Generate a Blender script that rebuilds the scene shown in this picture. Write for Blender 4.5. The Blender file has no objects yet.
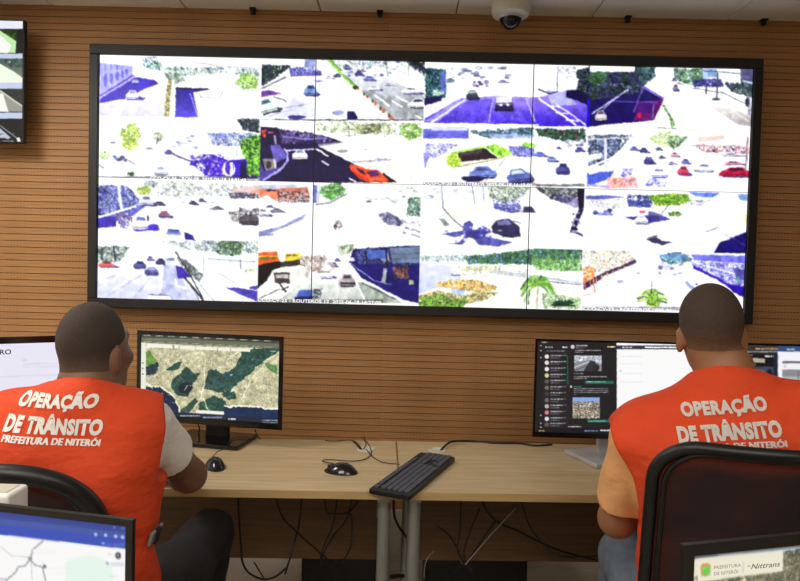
import bpy, bmesh, math, random
import numpy as np
from mathutils import Vector, Matrix
from mathutils.bvhtree import BVHTree

# ------------------------------------------------------------------ camera, world, lights, exposure
SC = bpy.context.scene
COL = SC.collection
FPX = 620.0                               # focal length in pixels for an 800 x 581 frame
CAM_H, YAW, PITCH, ROLL = 1.44, 0.00864, 0.0309, 0.0253

def cam_basis():
    cy, sy = math.cos(YAW), math.sin(YAW)
    fw = np.array([-sy*math.cos(PITCH), cy*math.cos(PITCH), -math.sin(PITCH)])
    r0 = np.array([cy, sy, 0.0]); u0 = np.cross(r0, fw)
    r = math.cos(ROLL)*r0 + math.sin(ROLL)*u0
    u = -math.sin(ROLL)*r0 + math.cos(ROLL)*u0
    return r, u, fw
CR, CU, CF = cam_basis()
CO = np.array([0, 0, CAM_H])
cd = bpy.data.cameras.new('camera'); cam = bpy.data.objects.new('camera', cd); COL.objects.link(cam)
cd.sensor_width = 36; cd.lens = FPX/800*36; cd.clip_start = 0.02
cam.matrix_world = Matrix(((CR[0], CU[0], -CF[0], 0), (CR[1], CU[1], -CF[1], 0), (CR[2], CU[2], -CF[2], CAM_H), (0, 0, 0, 1)))
SC.camera = cam
SC.view_settings.view_transform = 'Standard'; SC.view_settings.look = 'None'
SC.view_settings.gamma = 1.0; SC.view_settings.use_curve_mapping = False
SC.view_settings.exposure = 0.0
W = bpy.data.worlds.new('world'); SC.world = W; W.use_nodes = True
W.node_tree.nodes['Background'].inputs[0].default_value = (0.9, 0.95, 1, 1)
W.node_tree.nodes['Background'].inputs[1].default_value = 0.05

# ceiling LED panels of the room: x, y, width, depth, watts
LED = [(-2.0, 1.5, 0.6, 0.6, 29), (-1.1, -0.4, 1.2, 0.6, 25), (0.8, -0.7, 1.2, 0.6, 17), (-0.2, -1.8, 1.2, 0.6, 7)]
LED_COL = (1.0, 0.95, 0.87)
CEIL = 2.68; WALL_Y = 3.03; RX = 3.2; REAR = -2.6
for i, (x, y, w, d, p) in enumerate(LED):
    l = bpy.data.lights.new('ceiling_panel_light', 'AREA'); l.shape = 'RECTANGLE'; l.size = w*0.96; l.size_y = d*0.96
    l.energy = p; l.color = LED_COL
    o = bpy.data.objects.new('ceiling_panel_light', l); COL.objects.link(o); o.location = (x, y, CEIL-0.03)

def proj(P):
    v = np.asarray(P, float)-CO; d = v@CF
    return np.stack([400+FPX*(v@CR)/d, 290.5-FPX*(v@CU)/d], -1)
def ray(x, y): return CF+CR*(x-400)/FPX-CU*(y-290.5)/FPX
def py(x, y, Y):                          # point seen at pixel x,y that stands at depth Y
    d = ray(x, y); return Vector(CO+d*(Y/d[1]))
def pz(x, y, z):                          # point seen at pixel x,y that lies at height z
    d = ray(x, y); return Vector(CO+d*((z-CAM_H)/d[2]))

# ------------------------------------------------------------------ object helpers
def link(name, data, parent=None, loc=None, rz=0):
    o = bpy.data.objects.new(name, data); COL.objects.link(o)
    if parent is not None: o.parent = parent
    if loc is not None: o.location = loc
    if rz: o.rotation_euler = (0, 0, rz)
    return o
def tag(o, label, cat, group=None):
    o['label'] = label; o['category'] = cat
    if group: o['group'] = group
    return o
def thing(name, label, cat, loc=(0, 0, 0), rz=0, group=None):
    return tag(link(name, None, None, loc, rz), label, cat, group)
def struct(o): o['kind'] = 'structure'; return o

class MB:
    def __init__(s): s.bm = bmesh.new()
    def box(s, c, d, rot=None, bev=0, seg=2):
        r = bmesh.ops.create_cube(s.bm, size=1)
        vs = r['verts']
        for v in vs: v.co = Vector((v.co.x*d[0], v.co.y*d[1], v.co.z*d[2]))
        if bev:
            es = list({e for v in vs for e in v.link_edges})
            rb = bmesh.ops.bevel(s.bm, geom=es, offset=bev, segments=seg, affect='EDGES', profile=0.6)
            vs = list({v for f in rb['faces'] for v in f.verts} | {v for v in vs if v.is_valid})
        M = Matrix.Translation(Vector(c)) @ (rot.to_4x4() if rot is not None else Matrix())
        for v in vs: v.co = M @ v.co
        return s
    def tube(s, pts, rad, n=8, closed=False, flat=1.0):
        pts = [Vector(p) for p in pts]; N = len(pts)
        rads = rad if isinstance(rad, (list, tuple)) else [rad]*N
        rings = []; up = None
        for i, p in enumerate(pts):
            a = pts[(i-1) % N] if (closed or i > 0) else p
            b = pts[(i+1) % N] if (closed or i < N-1) else p
            t = (b-a).normalized()
            if up is None:
                up = Vector((0, 0, 1)) if abs(t.z) < 0.9 else Vector((0, 1, 0))
            x = up.cross(t)
            if x.length < 1e-6: x = t.orthogonal()
            x.normalize(); y = t.cross(x); up = y
            rings.append([s.bm.verts.new(p+(x*math.cos(2*math.pi*k/n)+y*math.sin(2*math.pi*k/n)*flat)*rads[i]) for k in range(n)])
        m = N if closed else N-1
        for i in range(m):
            A, B = rings[i], rings[(i+1) % N]
            for k in range(n): s.bm.faces.new((A[k], A[(k+1) % n], B[(k+1) % n], B[k]))
        if not closed:
            s.bm.faces.new(list(reversed(rings[0]))); s.bm.faces.new(rings[-1])
        return s
    def lathe(s, prof, c=(0, 0, 0), n=24, axis='z'):
        rings = []
        for r, z in prof:
            rings.append([s.bm.verts.new(Vector(c)+Vector((r*math.cos(2*math.pi*k/n), r*math.sin(2*math.pi*k/n), z) if axis == 'z' else
                          ((r*math.cos(2*math.pi*k/n), z, r*math.sin(2*math.pi*k/n)) if axis == 'y' else (z, r*math.cos(2*math.pi*k/n), r*math.sin(2*math.pi*k/n))))) for k in range(n)])
        for A, B in zip(rings, rings[1:]):
            for k in range(n): s.bm.faces.new((A[k], A[(k+1) % n], B[(k+1) % n], B[k]))
        s.bm.faces.new(rings[0]); s.bm.faces.new(rings[-1]); return s
    def grid(s, fn, nu, nv):
        V = [[s.bm.verts.new(fn(i/nu, j/nv)) for i in range(nu+1)] for j in range(nv+1)]
        for j in range(nv):
            for i in range(nu): s.bm.faces.new((V[j][i], V[j][i+1], V[j+1][i+1], V[j+1][i]))
        return s
    def prism(s, pts, z0, z1, M=None):
        a = [s.bm.verts.new((x, y, z0)) for x, y in pts]; b = [s.bm.verts.new((x, y, z1)) for x, y in pts]
        s.bm.faces.new(list(reversed(a))); s.bm.faces.new(b)
        for i in range(len(pts)):
            j = (i+1) % len(pts); s.bm.faces.new((a[i], a[j], b[j], b[i]))
        if M is not None:
            for v in a+b: v.co = M @ v.co
        return s
    def mesh(s, name, mat=None, smooth=False):
        bmesh.ops.recalc_face_normals(s.bm, faces=s.bm.faces)
        me = bpy.data.meshes.new(name); s.bm.to_mesh(me); s.bm.free()
        if mat: me.materials.append(mat)
        if smooth:
            me.polygons.foreach_set('use_smooth', [True]*len(me.polygons))
            try: me.set_sharp_from_angle(angle=math.radians(40))
            except Exception: pass
        return me
    def build(s, name, mat, parent=None, loc=None, rz=0, smooth=False):
        return link(name, s.mesh(name, mat, smooth), parent, loc, rz)

def spline(pts, n=8):
    P = [Vector(p) for p in pts]; out = []
    for i in range(len(P)-1):
        a, b, c, d = P[max(i-1, 0)], P[i], P[i+1], P[min(i+2, len(P)-1)]
        for k in range(n):
            t = k/n
            out.append(0.5*((2*b)+(c-a)*t+(2*a-5*b+4*c-d)*t*t+(3*b-a-3*c+d)*t**3))
    return out+[P[-1]]

# ------------------------------------------------------------------ materials
def s2l(c):
    c = np.asarray(c, float); return np.where(c <= 0.04045, c/12.92, ((c+0.055)/1.055)**2.4)
def srgb(r, g, b): return tuple(float(v) for v in s2l(np.array([r, g, b])/255.0))+(1.0,)
def mat(name, col, rough=0.5, metal=0.0, noise=0.0, nscale=20, bump=0.0, bscale=200, stretch=(1, 1, 1), spec=0.5, objvar=0.0, coat=0):
    m = bpy.data.materials.new(name); m.use_nodes = True
    nt = m.node_tree; N = nt.nodes; L = nt.links; b = N['Principled BSDF']
    b.inputs['Base Color'].default_value = col; b.inputs['Roughness'].default_value = rough; b.inputs['Metallic'].default_value = metal
    b.inputs['Specular IOR Level'].default_value = spec
    if coat: b.inputs['Coat Weight'].default_value = coat
    if noise or bump:
        tc = N.new('ShaderNodeTexCoord'); mp = N.new('ShaderNodeMapping'); mp.inputs['Scale'].default_value = stretch
        L.new(tc.outputs['Object'], mp.inputs['Vector'])
    if noise or objvar:
        hsv = N.new('ShaderNodeHueSaturation'); hsv.inputs['Color'].default_value = col
        val = None
        if noise:
            t = N.new('ShaderNodeTexNoise'); t.inputs['Scale'].default_value = nscale; t.inputs['Detail'].default_value = 5
            L.new(mp.outputs['Vector'], t.inputs['Vector'])
            r = N.new('ShaderNodeMapRange'); r.inputs['From Min'].default_value = 0.3; r.inputs['From Max'].default_value = 0.7
            r.inputs['To Min'].default_value = 1-noise; r.inputs['To Max'].default_value = 1+noise
            L.new(t.outputs['Fac'], r.inputs['Value']); val = r.outputs['Result']
        if objvar:
            oi = N.new('ShaderNodeObjectInfo'); r2 = N.new('ShaderNodeMapRange')
            r2.inputs['To Min'].default_value = 1-objvar; r2.inputs['To Max'].default_value = 1+objvar
            L.new(oi.outputs['Random'], r2.inputs['Value'])
            if val is not None:
                mm = N.new('ShaderNodeMath'); mm.operation = 'MULTIPLY'; L.new(val, mm.inputs[0]); L.new(r2.outputs['Result'], mm.inputs[1]); val = mm.outputs[0]
            else: val = r2.outputs['Result']
        L.new(val, hsv.inputs['Value']); L.new(hsv.outputs['Color'], b.inputs['Base Color'])
    if bump:
        t2 = N.new('ShaderNodeTexNoise'); t2.inputs['Scale'].default_value = bscale; t2.inputs['Detail'].default_value = 4
        L.new(mp.outputs['Vector'], t2.inputs['Vector'])
        bp = N.new('ShaderNodeBump'); bp.inputs['Strength'].default_value = bump; bp.inputs['Distance'].default_value = 0.003
        L.new(t2.outputs['Fac'], bp.inputs['Height']); L.new(bp.outputs['Normal'], b.inputs['Normal'])
    return m
def emit(name, col, s):
    m = bpy.data.materials.new(name); m.use_nodes = True; b = m.node_tree.nodes['Principled BSDF']
    b.inputs['Base Color'].default_value = (0.02, 0.02, 0.02, 1); b.inputs['Emission Color'].default_value = col; b.inputs['Emission Strength'].default_value = s
    return m
def screen_mat(name, s):
    m = emit(name, (1, 1, 1, 1), s); nt = m.node_tree; b = nt.nodes['Principled BSDF']
    b.inputs['Roughness'].default_value = 0.35; b.inputs['Specular IOR Level'].default_value = 0.2
    a = nt.nodes.new('ShaderNodeAttribute'); a.attribute_name = 'col'
    nt.links.new(a.outputs['Color'], b.inputs['Emission Color']); return m

M_slat = mat('wood_slat', srgb(180, 131, 82), 0.5, noise=0.22, nscale=9, stretch=(0.5, 4, 22), objvar=0.06, bump=0.12, bscale=60)
M_ceil = mat('ceiling_white', srgb(238, 236, 230), 0.8, noise=0.02, nscale=6)
M_ceilgap = mat('ceiling_joint', srgb(120, 118, 112), 0.9)
M_paint = mat('painted_wall', srgb(232, 228, 218), 0.8, noise=0.03, nscale=3)
M_base = mat('pale_baseboard', srgb(206, 196, 176), 0.6, noise=0.04, nscale=6)
M_floor = mat('vinyl_floor', srgb(178, 170, 156), 0.5, noise=0.06, nscale=8)
M_desk = mat('oak_laminate', srgb(192, 169, 130), 0.38, noise=0.16, nscale=7, stretch=(0.6, 9, 4), bump=0.05, bscale=60)
M_edge = mat('oak_edge_band', srgb(186, 158, 108), 0.45, noise=0.1, nscale=10, stretch=(0.5, 6, 6))
M_modesty = mat('shaded_oak_laminate', srgb(108, 80, 50), 0.5, noise=0.2, nscale=8, stretch=(0.6, 4, 14))  # same laminate as the desktops, with the under-desk shade put into its colour
M_steel = mat('grey_steel', srgb(150, 153, 148), 0.42, metal=0.5, noise=0.05, nscale=30)
M_silver = mat('silver_aluminium', srgb(196, 197, 199), 0.35, metal=0.35, noise=0.03, nscale=20)
M_black = mat('black_plastic', srgb(15, 15, 16), 0.42, bump=0.05, bscale=400)
M_gloss = mat('glossy_black_plastic', srgb(14, 14, 16), 0.16, noise=0.05)
M_wallframe = mat('charcoal_frame', srgb(30, 30, 31), 0.5, noise=0.08, nscale=12)
M_key = mat('dark_key_plastic', srgb(70, 73, 82), 0.5, noise=0.05)
M_cable = mat('black_cable', srgb(20, 18, 18), 0.45, noise=0.05)
M_gcable = mat('grey_cable', srgb(150, 145, 138), 0.5, noise=0.05)
M_white = mat('white_plastic', srgb(232, 230, 224), 0.4, noise=0.02)
M_cream = mat('cream_plastic', srgb(205, 200, 182), 0.4, noise=0.02)
M_vest = mat('orange_vest_cloth', srgb(218, 74, 36), 0.75, noise=0.07, nscale=14, bump=0.7, bscale=22, spec=0.25)
M_vtext = mat('white_vest_print', srgb(236, 230, 222), 0.7, noise=0.03)
M_vtext2 = mat('pale_vest_print', srgb(214, 204, 196), 0.7, noise=0.04)
M_wshirt = mat('white_shirt_cloth', srgb(240, 238, 231), 0.8, noise=0.04, nscale=20, bump=0.7, bscale=30)
M_pshirt = mat('peach_shirt_cloth', srgb(228, 168, 112), 0.8, noise=0.05, nscale=20, bump=0.6, bscale=30)
M_dpants = mat('dark_trouser_cloth', srgb(25, 21, 23), 0.9, noise=0.1, nscale=20, bump=0.3, bscale=50)
M_jeans = mat('blue_grey_denim', srgb(98, 108, 122), 0.9, noise=0.15, nscale=40, bump=0.3, bscale=120)
M_skinL = mat('dark_brown_skin', srgb(122, 86, 64), 0.5, noise=0.06, nscale=25, bump=0.08, bscale=150)
M_skinR = mat('brown_skin', srgb(150, 102, 70), 0.5, noise=0.06, nscale=25, bump=0.08, bscale=150)
for m_, d_ in ((M_vest, .016), (M_wshirt, .012), (M_pshirt, .010), (M_dpants, .010), (M_jeans, .006)):      # creased cloth
    for n_ in m_.node_tree.nodes:
        if n_.type == 'BUMP': n_.inputs['Distance'].default_value = d_
    for n_ in m_.node_tree.nodes:
        if n_.type == 'MAPPING': n_.inputs['Scale'].default_value = (0.6, 0.6, 1.0)
def hair_mat(name, top, low, z0, z1):
    m = mat(name, top, 0.85, bump=0.5, bscale=500); nt = m.node_tree; N = nt.nodes; L = nt.links; b = N['Principled BSDF']
    tc = N.new('ShaderNodeTexCoord'); sx = N.new('ShaderNodeSeparateXYZ'); L.new(tc.outputs['Object'], sx.inputs[0])
    r = N.new('ShaderNodeMapRange'); r.inputs['From Min'].default_value = z0; r.inputs['From Max'].default_value = z1; r.interpolation_type = 'SMOOTHSTEP'
    L.new(sx.outputs['Z'], r.inputs['Value'])
    t = N.new('ShaderNodeTexNoise'); t.inputs['Scale'].default_value = 170; t.inputs['Detail'].default_value = 6; L.new(tc.outputs['Object'], t.inputs['Vector'])
    ad = N.new('ShaderNodeMath'); ad.operation = 'MULTIPLY_ADD'; ad.inputs[1].default_value = 0.9; ad.inputs[2].default_value = -0.45; L.new(t.outputs['Fac'], ad.inputs[0])
    a2 = N.new('ShaderNodeMath'); a2.operation = 'ADD'; a2.use_clamp = True; L.new(ad.outputs[0], a2.inputs[0]); L.new(r.outputs['Result'], a2.inputs[1])
    mx = N.new('ShaderNodeMix'); mx.data_type = 'RGBA'; mx.inputs[6].default_value = low; mx.inputs[7].default_value = top   # a fade cut: sparser towards the neck
    L.new(a2.outputs[0], mx.inputs[0]); L.new(mx.outputs[2], b.inputs['Base Color']); return m
M_hairL = hair_mat('buzzed_black_hair', srgb(60, 49, 42), srgb(96, 72, 56), 1.16, 1.25)
M_hairR = hair_mat('buzzed_brown_hair', srgb(66, 52, 42), srgb(116, 84, 60), 1.25, 1.345)
M_shoe = mat('black_shoe_leather', srgb(28, 26, 26), 0.5, noise=0.08)
M_sole = mat('rubber_sole', srgb(60, 58, 56), 0.8, noise=0.05)
M_eye = mat('eye_white', srgb(225, 220, 214), 0.2, noise=0.02)
M_iris = mat('dark_iris', srgb(45, 28, 18), 0.2, noise=0.05)
M_taupe = mat('low_bounce_taupe', srgb(128, 110, 92), 0.8, noise=0.03, nscale=3)  # unseen walls: dark tone made up to cut bounce light on the right
M_mesh = mat('chair_mesh_fabric', srgb(20, 18, 18), 0.9, bump=0.4, bscale=600)
def _mesh_holes():
    nt = M_mesh.node_tree; N = nt.nodes; L = nt.links; b = N['Principled BSDF']; out = N['Material Output']
    tr = N.new('ShaderNodeBsdfTransparent'); mx = N.new('ShaderNodeMixShader')
    mx.inputs[0].default_value = 0.9                     # open weave: about a fifth of it is holes
    L.new(tr.outputs[0], mx.inputs[1]); L.new(b.outputs[0], mx.inputs[2]); L.new(mx.outputs[0], out.inputs['Surface'])
_mesh_holes()
M_groove = mat('perforated_groove', srgb(70, 44, 24), 0.9)
def _groove():
    nt = M_groove.node_tree; N = nt.nodes; L = nt.links; b = N['Principled BSDF']
    tc = N.new('ShaderNodeTexCoord'); sx = N.new('ShaderNodeSeparateXYZ'); L.new(tc.outputs['Object'], sx.inputs[0])
    dv = N.new('ShaderNodeMath'); dv.operation = 'DIVIDE'; dv.inputs[1].default_value = 0.016; L.new(sx.outputs['X'], dv.inputs[0])
    fr = N.new('ShaderNodeMath'); fr.operation = 'FRACT'; L.new(dv.outputs[0], fr.inputs[0])
    gt = N.new('ShaderNodeMath'); gt.operation = 'GREATER_THAN'; gt.inputs[1].default_value = 0.36; L.new(fr.outputs[0], gt.inputs[0])
    mx = N.new('ShaderNodeMix'); mx.data_type = 'RGBA'
    mx.inputs[6].default_value = srgb(176, 126, 78); mx.inputs[7].default_value = srgb(12, 8, 6)
    L.new(gt.outputs[0], mx.inputs[0]); L.new(mx.outputs[2], b.inputs['Base Color'])
_groove()
M_led = emit('led_diffuser', LED_COL+(1,), 6.0)
M_wallscr = screen_mat('video_wall_picture', 1.12)
M_scr = screen_mat('desk_screen_picture', 0.95)
M_cap = emit('caption_light', (1, 1, 1, 1), 1.0)

# ------------------------------------------------------------------ lettering
FONT_CACHE = {}
def text_mesh(s, height, bold=0.0, shear=0.0, width=None):
    cu = bpy.data.curves.new('lettering', 'FONT'); cu.body = s; cu.size = 1.0; cu.offset = bold; cu.shear = shear
    cu.align_x = 'CENTER'; cu.resolution_u = 3; cu.space_character = 1.0+bold*1.5
    o = bpy.data.objects.new('lettering', cu); COL.objects.link(o)
    bpy.context.view_layer.update()
    me = bpy.data.meshes.new_from_object(o.evaluated_get(bpy.context.evaluated_depsgraph_get()))
    bpy.data.objects.remove(o); bpy.data.curves.remove(cu)
    n = len(me.vertices); co = np.empty(n*3); me.vertices.foreach_get('co', co); co = co.reshape(-1, 3)
    cap = 0.73                                     # cap height of the built-in face
    k = height/cap; kx = k
    x0, x1 = co[:, 0].min(), co[:, 0].max()
    if width: kx = width/(x1-x0)
    co[:, 0] = (co[:, 0]-(x0+x1)/2)*kx; co[:, 1] *= k; co[:, 2] = 0
    me.vertices.foreach_set('co', co.ravel()); me.update()
    return me
def text_on(name, s, height, m, parent, origin, xd, yd, bold=0.0, width=None, shear=0.0):
    me = text_mesh(s, height, bold, shear, width); me.name = name
    xd, yd = Vector(xd), Vector(yd)
    for v in me.vertices: v.co = Vector(origin)+xd*v.co.x+yd*v.co.y
    me.materials.clear(); me.materials.append(m)
    return link(name, me, parent)
# ------------------------------------------------------------------ pictures shown on the screens (drawn shape by shape)
def vnoise(h, w, cell, rng):
    cell = max(cell, 1.0)
    gh, gw = int(h/cell)+3, int(w/cell)+3
    g = rng.random((gh, gw)); y = np.arange(h)/cell; x = np.arange(w)/cell
    yi = y.astype(int); xi = x.astype(int); fy = (y-yi); fx = (x-xi); fy = fy*fy*(3-2*fy); fx = fx*fx*(3-2*fx)
    a = g[np.ix_(yi, xi)]; b = g[np.ix_(yi, xi+1)]; c = g[np.ix_(yi+1, xi)]; d = g[np.ix_(yi+1, xi+1)]
    fx = fx[None]; fy = fy[:, None]
    return (a*(1-fx)+b*fx)*(1-fy)+(c*(1-fx)+d*fx)*fy

def bblur(m, r):
    r = int(max(1, r))
    for ax in (0, 1):
        p = np.pad(m, [(r+1, r) if i == ax else (0, 0) for i in range(m.ndim)], 'edge'); c = np.cumsum(p, ax, dtype=np.float64); n = m.shape[ax]
        m = ((c[2*r+1:2*r+1+n]-c[:n]) if ax == 0 else (c[:, 2*r+1:2*r+1+n]-c[:, :n]))/(2*r+1)
    return m.astype(np.float32)

class Pic:
    """A flat picture; drawn in the picture-plane positions measured on the photograph, rectified on to the screen."""
    def __init__(s, corners, w, h, bg=(1, 1, 1), ss=2, seed=1):
        s.w, s.h, s.ss = w, h, ss; s.W, s.H = w*ss, h*ss
        s.a = np.ones((s.H, s.W, 3), np.float32)*np.array(bg, np.float32)
        q = proj(np.array(corners)); uv = np.array([[0, 0], [s.W, 0], [s.W, s.H], [0, s.H]], float)
        A = []; B = []
        for (x, y), (u, v) in zip(q, uv):
            A += [[x, y, 1, 0, 0, 0, -u*x, -u*y], [0, 0, 0, x, y, 1, -v*x, -v*y]]; B += [u, v]
        s.Hm = np.append(np.linalg.solve(np.array(A), np.array(B)), 1).reshape(3, 3)
        s.px = s.W/np.linalg.norm(q[1]-q[0])          # raster pixels per photo pixel
        s.o = (0, 0); s.k = 1.0; s.clip = (0, 0, s.W, s.H); s.rng = np.random.default_rng(seed)
    def view(s, x, y, k): s.o = (x, y); s.k = k; return s
    def cell(s, r, c, R, C): s.clip = (int(s.W*c/C), int(s.H*r/R), int(s.W*(c+1)/C), int(s.H*(r+1)/R)); return s
    def T(s, p):
        p = np.asarray(p, float)/s.k+np.array(s.o)
        q = np.c_[p, np.ones(len(p))]@s.Hm.T
        return q[:, :2]/q[:, 2:]
    def L(s, v): return v/s.k*s.px
    def box(s, q, pad=1):
        x0 = max(s.clip[0], int(np.floor(q[:, 0].min()))-pad); x1 = min(s.clip[2], int(np.ceil(q[:, 0].max()))+pad)
        y0 = max(s.clip[1], int(np.floor(q[:, 1].min()))-pad); y1 = min(s.clip[3], int(np.ceil(q[:, 1].max()))+pad)
        return (x0, y0, x1, y1) if x1 > x0 and y1 > y0 else None
    def pm(s, q, b):
        x0, y0, x1, y1 = b
        X = np.arange(x0, x1)[None]+0.5; Y = np.arange(y0, y1)[:, None]+0.5
        m = np.zeros((y1-y0, x1-x0), bool); n = len(q)
        for i in range(n):
            (xa, ya), (xb, yb) = q[i], q[(i+1) % n]
            if ya == yb: continue
            c = ((ya > Y) != (yb > Y)) & (X < (xb-xa)*(Y-ya)/(yb-ya)+xa)
            m ^= c
        return m
    def put(s, b, m, c, a=1.0):
        x0, y0, x1, y1 = b; m = (m*a)[..., None] if m.dtype != bool else m[..., None]*np.float32(a)
        s.a[y0:y1, x0:x1] = s.a[y0:y1, x0:x1]*(1-m)+np.asarray(c, np.float32)*m
    def poly(s, p, c, a=1.0):
        q = s.T(p); b = s.box(q)
        if b: s.put(b, s.pm(q, b), c, a)
        return s
    def rect(s, x0, y0, x1, y1, c, a=1.0): return s.poly([(x0, y0), (x1, y0), (x1, y1), (x0, y1)], c, a)
    def grad(s, p, c0, c1, ax=1):
        q = s.T(p); b = s.box(q)
        if b:
            x0, y0, x1, y1 = b; t = np.linspace(0, 1, (y1-y0) if ax else (x1-x0))
            t = t[:, None, None] if ax else t[None, :, None]
            s.put(b, s.pm(q, b), np.array(c0)*(1-t)+np.array(c1)*t)
        return s
    def ell(s, x, y, rx, ry, c, a=1.0, rot=0.0, n=18):
        t = np.linspace(0, 2*math.pi, n, endpoint=False); cx, sx = math.cos(rot), math.sin(rot)
        ex, ey = rx*np.cos(t), ry*np.sin(t)
        return s.poly(np.c_[x+ex*cx-ey*sx, y+ex*sx+ey*cx], c, a)
    def line(s, p, w, c, a=1.0):
        for (xa, ya), (xb, yb) in zip(p, p[1:]):
            l = math.hypot(xb-xa, yb-ya) or 1; nx, ny = -(yb-ya)/l*w/2, (xb-xa)/l*w/2
            s.poly([(xa+nx, ya+ny), (xb+nx, yb+ny), (xb-nx, yb-ny), (xa-nx, ya-ny)], c, a)
        return s
    def foli(s, p, cols, cell=10, thr=0.4, a=1.0, soft=True):
        c = s.L(cell); q = s.T(p); b = s.box(q, int(c*.9)+2)
        if not b: return s
        m = s.pm(q, b).astype(np.float32); h, w = m.shape; m = bblur(bblur(m, c*.45), c*.3)
        n = 0.36*vnoise(h, w, c*1.2, s.rng)+0.34*vnoise(h, w, c/2.2, s.rng)+0.3*vnoise(h, w, c/4.5, s.rng); n = (n-.5)*1.7+.5
        k = 0.6*vnoise(h, w, c, s.rng)+0.4*vnoise(h, w, c/2.5, s.rng); k = np.clip((k*1.9-0.45)*(len(cols)-1), 0, len(cols)-1.001); i0 = k.astype(int); fr = (k-i0)[..., None]
        C = np.array(cols, np.float32); C = C[i0]*(1-fr)+C[i0+1 if len(cols) > 1 else i0]*fr
        am = .9 if s.k > 2 else .2; C = C*(1-am/2+am*vnoise(h, w, max(c/5, .8*s.px), s.rng))[..., None]; C = np.clip(C, 0, 1)
        s.put(b, np.clip((n-thr+(m-1)*1.0+.12*m)/0.10+0.5, 0, 1)*(m > .04), C, a)
        return s
    def bush(s, x, y, rx, ry, cols, cell=9, thr=0.3, a=1.0):
        t = np.linspace(0, 2*math.pi, 22, endpoint=False); r = 0.8+0.35*s.rng.random(22)
        return s.foli(np.c_[x+rx*np.cos(t)*r, y+ry*np.sin(t)*r], cols, cell, thr, a)
    def specks(s, p, n, r0, r1, cols, asp=1.6, a=1.0):
        P = np.asarray(p, float); lo, hi = P.min(0), P.max(0)
        for _ in range(n):
            x, y = lo+(hi-lo)*s.rng.random(2); r = r0+(r1-r0)*s.rng.random()
            s.ell(x, y, r*asp, r, cols[int(s.rng.integers(len(cols)))], a, n=7)
        return s
    def car(s, x, y, w, h, body, glass=(.2, .2, .4), sh=(.25, .22, .5), sd=0.35, tilt=0.0):
        c, sn = math.cos(tilt), math.sin(tilt)
        def R(pts): return [(x+(a*c-b*sn)*w, y+(a*sn+b*c)*h) for a, b in pts]
        s.poly(R([(-.45, .2), (.5, .15), (.5+sd, .4), (.35+sd, .58), (-.35, .55)]), sh, 0.9)
        s.poly(R([(-.5, .05), (-.42, -.12), (-.3, -.2), (-.2, -.5), (.22, -.5), (.36, -.18), (.46, -.08), (.5, .12), (.48, .4), (-.48, .42)]), body)
        s.poly(R([(-.24, -.16), (-.16, -.42), (.18, -.42), (.28, -.14)]), glass)
        s.line(R([(-.46, .3), (.46, .28)]), h*.09, tuple(v*.6 for v in body)); return s
    def words(s, x0, x1, y, hgt, c, a=1.0, gap=.35):
        x = x0
        while x < x1:
            l = hgt*(1.0+2.6*s.rng.random()); s.rect(x, y-hgt/2, min(x+l, x1), y+hgt/2, c, a*(0.65+0.35*s.rng.random())); x += l+hgt*gap
        return s
    def distort(s, warp, grid=(1, 1)):              # ragged edges, as a small camera picture has
        A = s.px; dx = np.zeros((s.H, s.W)); dy = np.zeros((s.H, s.W))
        for c, k in ((5, 1.0), (2.2, .7), (1.1, .45)):
            dx += (vnoise(s.H, s.W, c*A, s.rng)-.5)*2*k*warp*A; dy += (vnoise(s.H, s.W, c*A, s.rng)-.5)*2*k*warp*A
        X = np.arange(s.W)[None]; Y = np.arange(s.H)[:, None]; cw, ch = s.W/grid[1], s.H/grid[0]
        x0 = np.floor(X/cw)*cw; y0 = np.floor(Y/ch)*ch
        xi = np.clip(X+dx, np.ceil(x0), np.ceil(x0+cw)-1).astype(int).clip(0, s.W-1); yi = np.clip(Y+dy, np.ceil(y0), np.ceil(y0+ch)-1).astype(int).clip(0, s.H-1)
        s.a = s.a[yi, xi]; return s
    def grain(s, tex):
        n = .65*vnoise(s.H, s.W, 4.0*s.px, s.rng)+.35*vnoise(s.H, s.W, 1.3*s.px, s.rng)
        k = np.clip((1.0-s.a.mean(2))*3.0, 0, 1)
        s.a = np.clip(s.a*(1+tex*(n-.5)*2*k)[..., None], 0, 1); return s
    def contrast(s, c, lift=0.05, bloom=0.0):
        s.a = np.clip((s.a-.5)*c+.5+lift, 0, 1)
        if bloom:
            g = bblur(bblur(s.a, 1.1*s.px), 1.1*s.px); s.a = np.clip(s.a+bloom*np.clip(g-.55, 0, 1)*(1-s.a), 0, 1)
        return s
    def done(s, blur=True):
        a = s.a.reshape(s.h, s.ss, s.w, s.ss, 3).mean((1, 3))
        if blur:
            p = np.pad(a, ((1, 1), (1, 1), (0, 0)), 'edge')
            a = 0.5*a+0.125*(p[:-2, 1:-1]+p[2:, 1:-1]+p[1:-1, :-2]+p[1:-1, 2:])
        return a
def pic_mesh(name, a, TL, TR, BL, m):
    """mesh of a flat picture: one vertex per picture element"""
    h, w = a.shape[:2]; TL, TR, BL = (np.array(v, float) for v in (TL, TR, BL))
    u = np.linspace(0, 1, w)[None, :, None]; v = np.linspace(0, 1, h)[:, None, None]
    co = (TL+(TR-TL)*u+(BL-TL)*v).reshape(-1, 3)
    i = (np.arange(h-1)[:, None]*w+np.arange(w-1)[None]).ravel()
    f = np.stack([i, i+w, i+w+1, i+1], 1)
    me = np_mesh(name, co, f, m, False)
    ca = me.color_attributes.new('col', 'FLOAT_COLOR', 'POINT')
    rgba = np.ones((h*w, 4), np.float32); rgba[:, :3] = s2l(np.clip(a, 0, 1)).reshape(-1, 3)
    ca.data.foreach_set('color', rgba.ravel()); return me
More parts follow.
